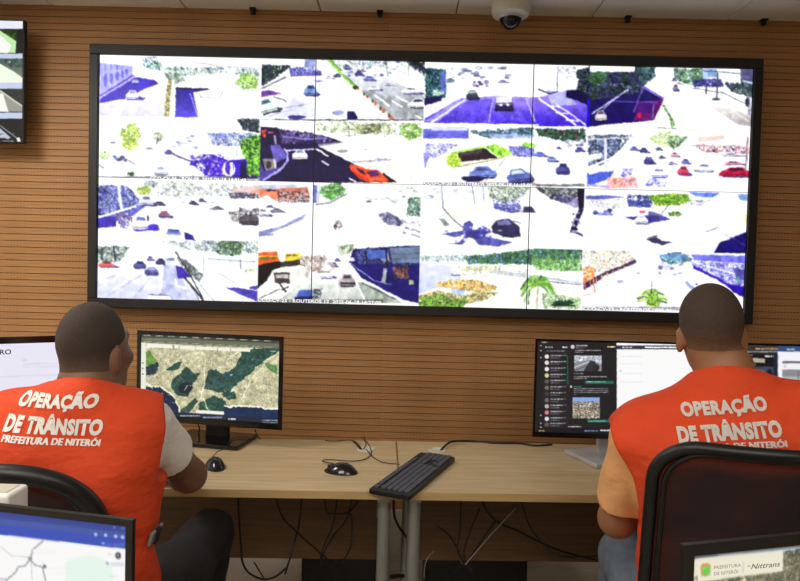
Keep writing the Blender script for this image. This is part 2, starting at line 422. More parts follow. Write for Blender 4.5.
def np_mesh(name, co, f, m, smooth=True):
    me = bpy.data.meshes.new(name); n = len(co); k = len(f)
    me.vertices.add(n); me.vertices.foreach_set('co', np.asarray(co, np.float32).ravel())
    me.loops.add(k*4); me.loops.foreach_set('vertex_index', np.asarray(f, np.int32).ravel())
    me.polygons.add(k); me.polygons.foreach_set('loop_start', np.arange(0, k*4, 4, dtype=np.int32))
    if smooth: me.polygons.foreach_set('use_smooth', np.ones(k, bool))
    me.update(calc_edges=True); me.validate()
    if m: me.materials.append(m)
    return me

GR = [(.35, .5, .3), (.5, .7, .35), (.2, .32, .22), (.68, .82, .45)]
DK = [(.1, .14, .18), (.2, .26, .25), (.28, .33, .42), (.07, .07, .14)]
BL = [(.3, .3, .6), (.45, .47, .75), (.7, .72, .9), (.2, .18, .45)]
WH = (1, 1, 1)
PU = (.2, .13, .68)

def paint_wall(p):
    def F(r, c, x, y): p.view(x, y, 4.651).cell(r, c, 4, 4)
    # ---- row 0
    F(0, 0, 92, 50)
    p.grad([(30, 20), (790, 20), (790, 320), (30, 320)], (1, 1, 1), (.99, .98, 1))
    p.line([(430, 52), (600, 75), (790, 88)], 5, (.75, .72, .8)); p.line([(250, 30), (790, 60)], 3, (.86, .84, .92))
    p.poly([(35, 60), (190, 75), (185, 125), (35, 215)], (.66, .66, .95))
    for i, (x, y) in enumerate([(62, 140), (90, 132), (117, 122), (141, 112), (160, 105)]): p.ell(x, y, 9-i*.7, 30-i*3, (.42, .4, .86))
    for x in (60, 88, 116, 140): p.line([(x, 68), (x, 95)], 8, (.5, .5, .88))
    p.poly([(35, 208), (190, 112), (200, 124), (35, 232)], (.33, .27, .8))
    p.poly([(35, 232), (200, 126), (285, 138), (312, 157), (240, 180), (200, 205), (150, 226), (35, 246)], (.2, .1, .7))
    p.line([(35, 222), (195, 124)], 5, (.85, .85, 1))
    p.grad([(35, 248), (150, 226), (320, 152), (350, 132), (338, 310), (35, 310)], (.95, .94, 1), (.84, .82, .93))
    p.line([(95, 258), (118, 240)], 4, WH); p.line([(60, 290), (240, 215)], 3, (.92, .9, .98)); p.line([(210, 310), (300, 190)], 3, (.9, .88, .97))
    p.car(185, 208, 62, 42, (.93, .94, 1), (.55, .55, .85), (.2, .1, .65), .5); p.car(200, 145, 36, 18, (.8, .8, 1), (.5, .5, .9), (.2, .1, .65))
    p.foli([(230, 30), (300, 28), (330, 80), (420, 70), (420, 100), (300, 98), (235, 80)], [(.3, .4, .5), (.55, .7, .6), (.75, .85, .85), (.4, .4, .7)], 12, .42)
    p.foli([(360, 75), (780, 80), (780, 130), (640, 110), (400, 125)], [(.5, .55, .65), (.75, .8, .8), (.55, .7, .55), (.35, .35, .55)], 14, .55)
    p.bush(725, 148, 58, 42, [(.55, .8, .4), (.75, .92, .5), (.35, .5, .3), (.85, .97, .65)], 12, .25)
    p.foli([(330, 100), (400, 100), (440, 140), (390, 165), (340, 130)], [(.5, .65, .35), (.35, .4, .5), (.8, .85, .7)], 10, .45)
    p.foli([(352, 130), (372, 130), (358, 312), (333, 312)], [(.55, .55, .2), (.9, .88, .65), (.3, .28, .22), (.7, .68, .35)], 9, .1)
    p.line([(376, 70), (372, 312)], 5, (.8, .86, .95))
    p.grad([(390, 182), (545, 182), (470, 196), (494, 312), (385, 312)], (.13, .08, .55), (.36, .3, .85)); p.line([(388, 178), (540, 182)], 7, (.08, .08, .28))
    p.line([(455, 200), (492, 312)], 6, (.62, .6, .95)); p.line([(500, 220), (590, 224), (612, 182)], 4, (.72, .66, .72)); p.line([(552, 180), (535, 212), (580, 214), (596, 184)], 3, (.72, .68, .74))
    p.line([(480, 190), (515, 225)], 3, (.7, .66, .7)); p.rect(30, 20, 420, 26, WH)
    p.foli([(680, 318), (780, 318), (780, 330), (680, 330)], DK, 8, .3)
    F(0, 1, 254, 52)
    p.rect(20, 20, 800, 330, WH)
    p.rect(235, 25, 285, 70, (.55, .57, .75)); p.foli([(290, 30), (700, 30), (760, 70), (420, 90)], [(.5, .6, .55), (.75, .8, .8), (.9, .95, .9), (.4, .45, .6)], 12, .55)
    p.foli([(30, 58), (180, 60), (110, 115), (30, 165)], DK+GR[:1], 12, .25); p.line([(30, 172), (150, 115)], 6, (.3, .3, .38))
    p.poly([(160, 70), (310, 88), (315, 108), (170, 115)], (.4, .36, .7)); p.foli([(165, 60), (300, 70), (310, 100), (170, 110)], BL, 12, .5)
    p.poly([(30, 182), (70, 175), (130, 192), (30, 210)], (.45, .28, .62)); p.line([(90, 205), (190, 245)], 6, (.4, .4, .55)); p.line([(65, 176), (80, 200)], 5, (.3, .2, .5))
    p.poly([(170, 212), (275, 215), (275, 240), (60, 300), (100, 280)], (.86, .85, .93)); p.poly([(190, 250), (278, 255), (278, 300), (100, 305)], (.83, .85, .92)); p.line([(70, 300), (270, 235)], 4, (.65, .66, .75))
    p.car(60, 250, 90, 70, (.85, .95, .9), (.3, .4, .45), (.2, .2, .3), .2, -.3); p.ell(200, 302, 42, 10, (.25, .2, .5)); p.line([(140, 258), (235, 245)], 8, (.6, .65, .75))
    p.car(262, 178, 62, 50, (.45, .55, .75), (.2, .25, .45), (.15, .13, .35), .25); p.ell(300, 135, 20, 5, (.5, .5, .8))
    p.line([(340, 30), (400, 92), (470, 160)], 16, (.55, .75, .35)); p.line([(350, 30), (480, 165)], 7, (.35, .5, .25)); p.ell(472, 165, 16, 10, (.2, .3, .15))
    p.grad([(400, 90), (490, 160), (640, 310), (800, 312), (800, 210), (620, 120), (480, 70)], (.93, .94, .97), (.5, .52, .55)); p.poly([(490, 175), (560, 185), (780, 290), (780, 312), (640, 310)], (.62, .64, .66))
    for i in range(13): p.ell(485+i*13, 172+i*11.3, 5+i*.2, 7+i*.4, [(.75, .4, .3), (.9, .85, .75), (.35, .35, .3)][i % 3])
    p.line([(560, 200), (630, 250)], 9, WH); p.line([(640, 225), (690, 255)], 8, WH); p.line([(655, 205), (715, 232)], 7, WH); p.line([(750, 292), (790, 318)], 8, WH)
    p.car(386, 108, 34, 18, (.35, .35, .5), sd=.1); p.car(348, 118, 36, 12, (.9, .85, .9)); p.car(430, 70, 36, 22, (.45, .48, .6)); p.car(486, 98, 38, 26, (.3, .32, .5)); p.car(532, 122, 48, 26, (.45, .5, .75)); p.car(556, 168, 60, 22, (.95, .96, 1), (.6, .6, .8)); p.car(625, 152, 40, 12, (.8, .8, .85)); p.car(728, 180, 90, 30, (.95, .95, .97), (.4, .4, .5)); p.car(762, 238, 96, 44, (.9, .9, .95), (.2, .2, .3), (.15, .15, .2)); p.car(505, 85, 20, 12, (.6, .5, .6))
    p.specks([(440, 40), (700, 110)], 26, 3, 8, [(.4, .4, .6), (.65, .68, .78), (.85, .8, .85)])
    p.foli([(690, 30), (800, 30), (800, 120), (740, 80)], DK, 14, .3); p.line([(615, 40), (620, 115)], 4, (.45, .55, .5)); p.line([(720, 40), (715, 110)], 4, (.5, .55, .5))
    p.ell(390, 282, 30, 11, (.6, .62, .78)); p.poly([(432, 275), (462, 272), (480, 300), (478, 316), (432, 316)], (.12, .1, .35)); p.rect(30, 312, 800, 318, (.3, .3, .36))
    F(0, 2, 418, 54)
    p.rect(20, 20, 800, 335, WH)
    p.specks([(140, 60), (420, 130)], 30, 3, 9, [(.6, .62, .72), (.8, .8, .88), (.45, .48, .6)], 2.2)
    p.grad([(30, 300), (200, 205), (360, 195), (560, 200), (700, 170), (800, 200), (800, 335), (30, 330)], (.72, .66, .95), (.27, .18, .8))
    p.poly([(140, 300), (230, 215), (350, 210), (340, 320), (80, 318)], (.4, .32, .86), .7); p.foli([(170, 250), (540, 245), (540, 330), (120, 330)], [(.5, .42, .9), (.36, .26, .84), (.28, .18, .8)], 26, .45, .45)
    p.grad([(540, 210), (700, 165), (800, 240), (800, 335), (540, 335)], (.66, .6, .92), (.24, .13, .78)); p.poly([(600, 170), (690, 175), (740, 235), (620, 240)], (.68, .68, .88))
    p.poly([(30, 312), (200, 205), (222, 212), (90, 315)], (.62, .58, .95)); p.line([(60, 318), (222, 210)], 7, WH); p.line([(30, 296), (200, 203)], 3, (.85, .82, 1))
    p.foli([(32, 65), (130, 70), (130, 200), (32, 230)], [(.1, .12, .25), (.15, .35, .35), (.3, .5, .45), (.12, .1, .35)], 12, .2); p.rect(105, 80, 130, 185, (.35, .42, .7)); p.bush(88, 178, 28, 16, [(.9, 1, .9), (.6, .8, .7)], 8, .3); p.poly([(30, 205), (110, 195), (110, 215), (30, 240)], (.12, .1, .32))
    p.car(252, 190, 56, 42, (.25, .28, .32), (.55, .6, .65), (.12, .08, .4), .15); p.rect(228, 172, 280, 178, (.75, .8, .8))
    p.poly([(362, 208), (438, 205), (444, 262), (356, 264)], (.2, .15, .35)); p.poly([(364, 200), (436, 198), (438, 226), (362, 228)], (.85, .85, .88)); p.line([(365, 234), (438, 233)], 5, (.65, .6, .75)); p.ell(385, 237, 7, 5, (1, .95, .95)); p.ell(418, 237, 7, 5, (1, .95, .95)); p.line([(358, 262), (442, 262)], 7, (.08, .05, .25))
    p.specks([(260, 120), (325, 155)], 9, 4, 9, [(.35, .3, .5), (.6, .55, .7)]); p.car(392, 128, 44, 14, (.6, .6, .75)); p.line([(350, 205), (328, 315)], 4, (.8, .78, 1))
    p.line([(500, 200), (545, 315)], 6, (.75, .72, 1)); p.line([(560, 205), (735, 330)], 9, WH); p.line([(640, 230), (780, 330)], 6, (.9, .9, 1))
    for x, y in ((600, 240), (640, 272), (685, 305)): p.line([(x, y), (x+60, y+6)], 6, WH)
    p.line([(555, 162), (610, 185), (650, 172)], 6, (.25, .2, .45)); p.line([(650, 60), (645, 175)], 5, (.5, .5, .6)); p.foli([(620, 50), (740, 55), (730, 110), (680, 120)], [(.6, .6, .7), (.8, .82, .85)], 10, .6)
    p.foli([(735, 75), (800, 60), (800, 260), (750, 215), (690, 195), (690, 170), (740, 160)], DK, 14, .12); p.poly([(690, 170), (740, 165), (800, 200), (800, 240), (690, 200)], (.1, .07, .3))
    p.line([(30, 322), (560, 330)], 8, (.95, .97, .9))
    F(0, 3, 584, 58)
    p.rect(0, 20, 800, 335, WH)
    p.grad([(0, 25), (330, 40), (280, 130), (370, 190), (320, 290), (100, 310), (0, 320)], (.16, .17, .32), (.13, .06, .4))
    p.foli([(25, 60), (330, 42), (285, 125), (260, 160), (25, 200)], [(.12, .15, .2), (.2, .27, .25), (.26, .28, .4), (.15, .13, .33)], 16, .15); p.bush(60, 90, 50, 40, [(.3, .45, .28), (.2, .32, .25)], 14, .35)
    p.poly([(0, 200), (25, 190), (25, 335), (0, 335)], (.12, .05, .75)); p.poly([(260, 205), (370, 190), (325, 290), (230, 290)], (.38, .12, .42)); p.poly([(250, 205), (330, 203), (310, 255), (225, 255)], (.3, .12, .46)); p.ell(258, 266, 10, 12, (.85, .15, .3))
    p.line([(270, 130), (370, 190)], 10, (.45, .4, .75)); p.line([(275, 135), (230, 250)], 6, (.4, .35, .65)); p.line([(120, 200), (340, 205)], 4, (.42, .38, .7)); p.line([(325, 210), (318, 285)], 6, (.5, .45, .75))
    p.line([(35, 260), (205, 145)], 6, (.75, .78, .9)); p.line([(90, 235), (160, 175)], 5, (.7, .72, .85)); p.specks([(40, 118), (270, 140)], 22, 3, 6, [(.45, .5, .62), (.3, .33, .5)]); p.car(78, 268, 54, 50, (.85, .83, .85), (.35, .3, .35), (.05, .05, .1), .1)
    p.rect(25, 26, 235, 64, (1, 1, .97))
    p.foli([(240, 40), (330, 42), (330, 90), (285, 125), (250, 100)], [(.25, .35, .4), (.4, .55, .5), (.15, .2, .3)], 12, .25)
    p.foli([(410, 45), (555, 48), (555, 100), (500, 130), (420, 100)], [(.35, .5, .35), (.2, .3, .25), (.6, .75, .6), (.3, .35, .45)], 12, .3); p.rect(552, 48, 575, 105, (.65, .72, .9)); p.rect(575, 50, 620, 90, (.5, .6, .75)); p.rect(620, 50, 725, 110, (.97, .98, 1))
    p.line([(555, 60), (780, 75)], 4, (.25, .28, .4)); p.foli([(500, 100), (640, 95), (650, 135), (510, 135)], [(.2, .2, .45), (.35, .35, .6), (.12, .12, .25)], 12, .25); p.rect(728, 50, 785, 130, (.36, .36, .5)); p.foli([(640, 110), (785, 118), (785, 185), (690, 160)], [(.3, .4, .38), (.2, .25, .3), (.45, .5, .5)], 14, .2); p.line([(735, 105), (785, 118)], 8, (.8, .85, .9))
    p.line([(505, 140), (640, 160), (760, 215)], 4, (.4, .4, .5)); p.line([(622, 70), (618, 190)], 7, (.3, .35, .4)); p.line([(570, 130), (565, 165)], 8, (.3, .3, .38)); p.ell(615, 190, 20, 7, (.35, .35, .45)); p.line([(765, 180), (770, 270)], 14, (.6, .6, .7)); p.ell(760, 205, 10, 22, (.25, .25, .32))
    p.grad([(640, 210), (780, 270), (780, 320), (720, 310), (600, 235)], (.95, .93, .92), (.6, .58, .6)); p.line([(680, 235), (770, 300)], 4, (.95, .93, .85)); p.line([(610, 265), (770, 235)], 4, (.95, .9, .8)); p.line([(510, 245), (570, 243)], 4, (.9, .85, .8))
    p.car(425, 138, 26, 30, (.5, .48, .62)); p.car(418, 100, 20, 14, (.5, .5, .65)); p.car(442, 118, 22, 10, (.7, .6, .65))
    p.foli([(360, 215), (375, 215), (425, 310), (410, 325), (385, 260)], [(.35, .5, .3), (.6, .75, .5), (.2, .3, .2)], 8, .2); p.line([(340, 322), (430, 328)], 4, (.4, .45, .4))
    # ---- row 1
    F(1, 0, 92, 114)
    p.rect(20, 0, 800, 335, WH)
    p.bush(180, 95, 48, 58, [(.72, .85, .4), (.6, .75, .3), (.85, .93, .6), (.5, .62, .3)], 11, .3); p.bush(180, 140, 40, 32, [(.75, .85, .45), (.6, .7, .35)], 10, .4); p.bush(305, 105, 30, 26, [(.75, .85, .65), (.5, .55, .45), (.9, .95, .85)], 9, .45)
    p.bush(60, 190, 32, 26, [(.75, .88, .6), (.88, .95, .78)], 10, .4); p.line([(306, 110), (300, 140)], 5, (.25, .25, .3)); p.line([(85, 132), (108, 130)], 7, (.45, .45, .55)); p.ell(265, 160, 20, 5, (.6, .6, .75))
    p.specks([(100, 190), (155, 215)], 8, 5, 9, [(.45, .55, .85), (.35, .35, .5)]); p.line([(145, 200), (200, 235)], 4, (.45, .4, .5)); p.line([(30, 235), (55, 250)], 5, (.4, .4, .5)); p.bush(180, 278, 20, 10, [(.2, .3, .25), (.35, .45, .3)], 8, .3)
    p.car(354, 175, 40, 22, (.45, .42, .7)); p.line([(380, 190), (480, 225), (520, 240)], 7, (.35, .28, .6)); p.car(315, 262, 66, 40, (.9, .92, 1), (.6, .65, .8), (.35, .35, .5), .1); p.specks([(370, 90), (500, 160)], 14, 3, 8, [(.6, .65, .8), (.78, .8, .88)], 2)
    p.poly([(480, 195), (560, 185), (630, 215), (770, 200), (770, 300), (520, 285), (520, 255), (450, 235)], (.26, .13, .74)); p.foli([(440, 185), (640, 185), (640, 290), (500, 285)], [(.22, .1, .7), (.3, .2, .75), (.7, .66, .95), (1, 1, 1)], 14, .52)
    p.poly([(560, 90), (670, 88), (730, 105), (700, 115), (560, 112)], (.45, .48, .88)); p.foli([(530, 80), (760, 85), (750, 150), (560, 150)], [(.55, .6, .9), (.8, .85, 1), (.3, .3, .5), (.6, .7, .75)], 12, .45)
    p.ell(635, 255, 30, 36, (1, 1, 1)); p.ell(637, 250, 21, 32, (.3, .18, .75)); p.poly([(640, 225), (652, 222), (655, 280), (642, 282)], WH)
    p.foli([(670, 20), (780, 25), (780, 90), (700, 75)], DK, 12, .25); p.foli([(700, 110), (790, 90), (800, 290), (715, 285), (720, 220), (680, 140)], [(.15, .3, .15), (.4, .65, .25), (.6, .85, .35), (.08, .12, .14)], 14, .12); p.line([(676, 95), (672, 200)], 6, (.75, .8, .85)); p.poly([(690, 225), (715, 220), (720, 300), (690, 300)], (.1, .06, .3))
    p.rect(30, 288, 790, 305, (.15, .15, .2), .55)
    F(1, 1, 254, 116)
    p.grad([(0, 20), (800, 20), (800, 312), (0, 312)], (1, 1, .99), (.98, .96, .93))
    p.foli([(280, 25), (780, 30), (780, 100), (600, 90), (290, 75)], [(.6, .66, .55), (.85, .9, .8), (.75, .85, .55), (.5, .5, .6)], 13, .5); p.foli([(470, 35), (590, 35), (590, 80), (480, 85)], [(.35, .4, .3), (.55, .55, .45), (.7, .75, .5)], 10, .3); p.bush(730, 70, 50, 42, [(.6, .8, .4), (.4, .55, .3), (.8, .9, .6)], 12, .3); p.line([(440, 45), (440, 95)], 4, (.35, .35, .35)); p.line([(668, 30), (668, 110)], 9, (.9, .95, .97)); p.line([(415, 60), (470, 62), (470, 90), (418, 92)], 4, (.55, .6, .5)); p.line([(600, 30), (605, 100)], 4, (.6, .65, .6))
    p.poly([(20, 50), (105, 52), (160, 75), (260, 80), (340, 95), (420, 122), (300, 140), (640, 308), (20, 308)], (.12, .08, .26))
    p.foli([(105, 55), (250, 70), (340, 95), (400, 122), (280, 130), (130, 130)], [(.3, .25, .5), (.45, .38, .6), (.12, .08, .22), (.55, .5, .7)], 14, .4); p.line([(130, 95), (260, 108), (340, 100)], 8, (.5, .48, .75)); p.line([(300, 138), (420, 122)], 14, (.85, .82, .85), .6)
    p.specks([(35, 65), (90, 100)], 10, 3, 6, [(.8, .3, .25), (.6, .5, .6), (.15, .12, .15)]); p.poly([(75, 135), (120, 130), (155, 190), (95, 220)], (.42, .38, .72)); p.line([(95, 90), (100, 130)], 9, (.6, .58, .7)); p.poly([(40, 200), (90, 195), (105, 245), (55, 255)], (.55, .52, .55)); p.ell(68, 225, 14, 18, (.25, .2, .25)); p.line([(92, 200), (102, 248)], 9, (.85, .82, .8)); p.poly([(22, 210), (50, 255), (130, 235), (40, 308), (22, 308)], (.33, .28, .62))
    p.line([(40, 298), (120, 250), (155, 210), (155, 170), (140, 150)], 10, (.68, .66, .92)); p.line([(150, 160), (290, 152)], 6, (.8, .78, .95))
    p.car(213, 178, 72, 48, (.95, .96, 1), (.45, .5, .65), (.05, .03, .15), .15); p.line([(290, 152), (345, 186)], 8, (.95, .95, 1)); p.line([(312, 206), (348, 228)], 7, (.9, .9, 1)); p.line([(440, 288), (475, 306)], 8, (.95, .95, 1))
    p.line([(455, 212), (640, 202)], 6, (.62, .6, .65)); p.specks([(560, 198), (620, 210)], 10, 4, 8, [(.6, .6, .7), (.75, .75, .8)], 2); p.ell(412, 162, 26, 8, (.6, .58, .62)); p.ell(515, 154, 14, 4, (.7, .68, .75)); p.poly([(470, 215), (640, 205), (780, 240), (780, 308), (640, 300)], (.92, .89, .87))
    p.poly([(600, 262), (640, 290), (665, 308), (590, 308)], (.08, .05, .12)); p.poly([(445, 222), (480, 228), (520, 245), (575, 250), (610, 280), (628, 300), (610, 308), (540, 308), (490, 290), (448, 250)], (.98, .34, .2)); p.poly([(520, 258), (565, 250), (590, 272), (545, 282)], (.35, .18, .4)); p.poly([(472, 238), (505, 250), (520, 272), (490, 262)], (.3, .12, .25)); p.line([(450, 250), (510, 290), (600, 306)], 8, (.8, .2, .12)); p.line([(535, 295), (600, 290)], 8, (1, .5, .35))
    F(1, 2, 418, 120)
    p.rect(20, 0, 800, 335, WH); p.rect(20, 40, 235, 85, (.42, .42, .82)); p.rect(60, 30, 230, 48, (.8, .82, 1))
    p.foli([(230, 50), (540, 30), (540, 80), (300, 85)], [(.3, .42, .6), (.4, .55, .55), (.2, .25, .35), (.6, .7, .85)], 20, .2); p.foli([(540, 35), (780, 40), (780, 100), (650, 95), (560, 70)], [(.18, .3, .25), (.3, .45, .35), (.12, .16, .2), (.5, .4, .35)], 16, .2); p.poly([(330, 60), (540, 70), (540, 85), (330, 88)], (.7, .75, .95), .7)
    p.foli([(30, 105), (200, 105), (110, 165), (30, 190)], [(.55, .55, .9), (.8, .8, 1), (.4, .4, .7)], 13, .4); p.poly([(25, 150), (60, 150), (30, 230)], (.6, .6, .9))
    p.poly([(100, 180), (200, 122), (420, 118), (440, 160), (290, 200), (130, 228)], (.96, .97, .9)); p.poly([(180, 145), (310, 130), (370, 175), (200, 195)], (.2, .15, .18)); p.poly([(180, 145), (300, 132), (300, 150), (200, 165)], (.4, .33, .38), .6); p.line([(165, 150), (310, 125)], 9, (.6, .85, .35)); p.bush(165, 185, 35, 40, [(.62, .78, .22), (.75, .88, .35), (.45, .6, .2)], 10, .2); p.poly([(310, 122), (360, 110), (440, 150), (420, 165), (370, 170)], (.6, .88, .3)); p.foli([(310, 122), (360, 108), (440, 150), (370, 172)], [(.5, .8, .2), (.7, .95, .4), (.4, .65, .2)], 10, .3); p.line([(185, 215), (300, 195), (400, 170)], 7, (.7, .68, .55)); p.bush(515, 118, 36, 16, [(.55, .85, .3), (.7, .95, .45)], 9, .2)
    p.poly([(420, 120), (540, 135), (540, 170), (440, 165)], (.55, .55, .85)); p.foli([(400, 110), (540, 125), (540, 175), (440, 170)], BL, 12, .45)
    p.car(300, 242, 130, 56, (.48, .55, .82), (.3, .35, .6), (.1, .08, .25), -.05, -.12); p.ell(255, 272, 55, 14, (.12, .1, .3)); p.car(468, 258, 120, 64, (.35, .4, .65), (.8, .85, .95), (.1, .08, .25), .05, -.25); p.line([(405, 180), (300, 300)], 3, (.5, .55, .7)); p.line([(20, 305), (150, 295)], 4, (.8, .8, .9))
    p.car(565, 158, 56, 22, (.45, .5, .8), (.3, .3, .5)); p.car(620, 180, 46, 26, (.55, .62, .8), (.25, .3, .5)); p.car(672, 226, 66, 50, (.3, .3, .55), (.2, .2, .35), (.12, .1, .3), .05); p.car(655, 128, 22, 12, (.4, .42, .55)); p.car(748, 136, 40, 24, (.35, .35, .55)); p.specks([(690, 90), (785, 125)], 16, 3, 8, [(.4, .4, .55), (.8, .8, .9), (.6, .6, .7)]); p.rect(545, 296, 785, 308, (.5, .5, .5)); p.rect(25, 288, 545, 304, (.2, .2, .25), .55)
    F(1, 3, 582, 122)
    p.rect(20, 0, 800, 335, WH); p.foli([(25, 55), (240, 55), (180, 130), (100, 200), (25, 210)], [(.2, .22, .35), (.35, .4, .5), (.55, .6, .75), (.15, .15, .2)], 14, .3); p.line([(30, 80), (240, 70)], 7, (.75, .78, .8)); p.line([(108, 70), (112, 240)], 13, (.85, .86, .92)); p.line([(25, 210), (130, 170), (210, 110)], 9, (.95, .96, 1)); p.line([(130, 215), (240, 95)], 10, (.88, .9, 1)); p.poly([(25, 150), (95, 145), (90, 165), (30, 180)], (.9, .92, .95))
    p.poly([(22, 235), (150, 225), (130, 260), (22, 300)], (.35, .42, .85)); p.line([(30, 240), (120, 215)], 8, (.95, .97, 1)); p.poly([(130, 265), (240, 250), (260, 300), (110, 308)], (.95, .6, .55)); p.foli([(120, 255), (250, 250), (260, 305), (110, 308)], [(.95, .5, .45), (1, .75, .7), (.9, .6, .75)], 12, .35); p.line([(22, 290), (130, 300)], 9, (.65, .65, .9)); p.specks([(170, 215), (230, 250)], 14, 3, 8, [(.4, .4, .8), (.7, .65, .9)])
    p.bush(380, 75, 65, 38, [(.78, .88, .6), (.9, .96, .78), (.65, .8, .5)], 12, .35); p.foli([(385, 60), (500, 60), (460, 110), (420, 125), (395, 100)], [(.5, .68, .45), (.35, .45, .35), (.8, .9, .75)], 9, .45); p.line([(410, 95), (430, 130)], 4, (.3, .4, .3)); p.poly([(540, 70), (660, 62), (660, 80), (540, 95)], (.98, .75, .72)); p.line([(430, 40), (660, 35)], 5, (.95, .85, .8)); p.foli([(480, 100), (780, 105), (780, 150), (560, 140)], [(.3, .28, .4), (.65, .6, .7), (.8, .5, .5), (.9, .9, .95)], 11, .45)
    p.car(310, 178, 46, 34, (.3, .3, .55), (.45, .45, .75)); p.car(355, 235, 78, 44, (.95, .95, .98), (.5, .5, .7), (.3, .35, .75), .1); p.car(470, 225, 56, 44, (.8, .28, .38), (.4, .2, .35), (.2, .2, .5), .3); p.car(562, 212, 92, 36, (.92, .93, .97), (.5, .52, .65), (.35, .35, .6), .15, .12); p.car(712, 232, 150, 44, (.72, .15, .3), (.3, .12, .25), (.2, .15, .3), .05, .05); p.car(700, 190, 80, 16, (.85, .55, .6)); p.car(480, 182, 36, 22, (.5, .5, .75)); p.car(370, 160, 28, 16, (.5, .48, .55)); p.car(415, 190, 40, 14, (.75, .75, .85)); p.car(430, 150, 36, 22, (.85, .65, .7)); p.car(285, 130, 40, 22, (.35, .35, .6)); p.car(240, 122, 36, 20, (.45, .45, .75)); p.car(355, 124, 30, 14, (.5, .48, .65)); p.car(690, 152, 90, 14, (.85, .8, .85))
    p.foli([(300, 255), (400, 265), (390, 305), (290, 300)], [(.4, .4, .85), (.65, .65, .95), (1, 1, 1)], 16, .45); p.line([(300, 300), (390, 285)], 5, WH); p.line([(770, 70), (760, 230)], 8, (.6, .5, .55))
    # ---- row 2
    F(2, 0, 92, 176)
    p.rect(15, 0, 800, 335, WH); p.poly([(25, 60), (120, 45), (200, 100), (250, 140), (190, 185), (25, 240)], (.42, .42, .78)); p.foli([(25, 40), (160, 40), (230, 110), (200, 160), (25, 200)], [(.2, .22, .42), (.4, .42, .7), (.65, .68, .9), (.28, .35, .4)], 13, .35)
    p.line([(120, 40), (140, 165)], 13, (.88, .9, .97)); p.line([(30, 190), (205, 140)], 9, WH); p.poly([(25, 195), (110, 185), (110, 235), (25, 242)], (.28, .22, .66)); p.foli([(100, 170), (190, 170), (170, 245), (130, 245)], [(.2, .18, .35), (.6, .58, .75), (.35, .3, .55), (.9, .9, 1)], 10, .3)
    p.bush(240, 68, 40, 22, [(.7, .8, .4), (.55, .65, .35), (.85, .9, .6)], 9, .3); p.foli([(240, 15), (780, 40), (780, 95), (300, 100)], [(.5, .52, .6), (.8, .82, .85), (.7, .78, .65), (.9, .9, .95)], 12, .52); p.bush(265, 35, 24, 16, [(.5, .6, .6), (.7, .75, .75)], 8, .35)
    p.car(250, 115, 70, 46, (.85, .86, .92), (.4, .42, .6)); p.car(310, 128, 56, 18, (.35, .35, .5), sd=.15); p.car(225, 218, 90, 66, (.95, .96, 1), (.4, .44, .65), (.25, .18, .7), .5); p.ell(285, 238, 26, 15, (.3, .2, .75)); p.rect(180, 190, 188, 215, (.5, .45, .4)); p.rect(255, 185, 264, 208, (.3, .3, .35))
    p.car(335, 178, 58, 30, (.5, .42, .55), (.75, .3, .35)); p.car(468, 124, 36, 20, (.35, .33, .45)); p.car(508, 112, 30, 16, (.45, .42, .55)); p.car(580, 148, 46, 18, (.5, .48, .5)); p.line([(545, 152), (610, 158)], 4, (.45, .42, .5)); p.foli([(630, 75), (775, 70), (775, 105), (640, 105)], [(.3, .3, .38), (.55, .52, .6), (.15, .15, .22), (.8, .8, .85)], 10, .25); p.poly([(650, 60), (790, 40), (790, 75), (650, 78)], (.85, .75, .75)); p.poly([(740, 65), (800, 60), (800, 80), (740, 82)], (.95, .65, .55))
    p.foli([(630, 165), (690, 160), (690, 215), (650, 210)], [(.5, .48, .5), (.75, .72, .72), (.3, .3, .3)], 8, .25); p.car(728, 195, 95, 60, (.35, .33, .36), (.15, .14, .18), (.12, .1, .2), .05); p.foli([(680, 145), (780, 150), (780, 185), (690, 185)], [(.2, .2, .25), (.6, .58, .62), (.85, .85, .88)], 9, .3)
    p.grad([(350, 246), (405, 248), (415, 275), (343, 272)], (.25, .25, .5), (.6, .68, .95)); p.poly([(428, 262), (465, 275), (478, 300), (432, 296)], (.2, .15, .5)); p.specks([(300, 40), (620, 130)], 20, 3, 6, [(.6, .6, .65), (.8, .8, .85)])
    F(2, 1, 254, 178)
    p.rect(0, 0, 800, 335, WH); p.poly([(15, 45), (105, 52), (105, 108), (60, 80), (15, 95)], (.9, .55, .42)); p.rect(20, 30, 200, 52, (.75, .74, .82)); p.poly([(100, 50), (250, 42), (262, 95), (110, 110)], (.75, .45, .38)); p.foli([(105, 60), (262, 55), (262, 115), (110, 115)], [(.2, .15, .18), (.55, .3, .25), (.85, .8, .78), (.3, .25, .35)], 11, .3); p.rect(60, 52, 100, 62, (.2, .15, .15))
    p.car(40, 160, 60, 34, (.9, .92, .95), (.45, .45, .5)); p.car(102, 150, 56, 20, (.55, .55, .62), (.3, .3, .35)); p.car(70, 132, 36, 12, (.4, .4, .5)); p.poly([(15, 262), (180, 190), (262, 165), (262, 225), (70, 305), (15, 320)], (.93, .93, .99)); p.poly([(20, 248), (130, 222), (240, 165), (230, 190), (80, 255), (20, 275)], (.55, .56, .75)); p.line([(20, 268), (90, 262)], 7, (.5, .5, .7))
    p.bush(365, 58, 66, 38, [(.35, .6, .3), (.55, .78, .45), (.22, .38, .22), (.75, .9, .65)], 10, .2); p.line([(300, 30), (300, 115)], 8, (.72, .75, .85)); p.rect(275, 30, 292, 115, (.4, .42, .62)); p.line([(285, 125), (350, 115), (400, 90), (430, 72)], 7, (.5, .5, .55)); p.line([(285, 118), (345, 108), (400, 84)], 4, (.85, .85, .88))
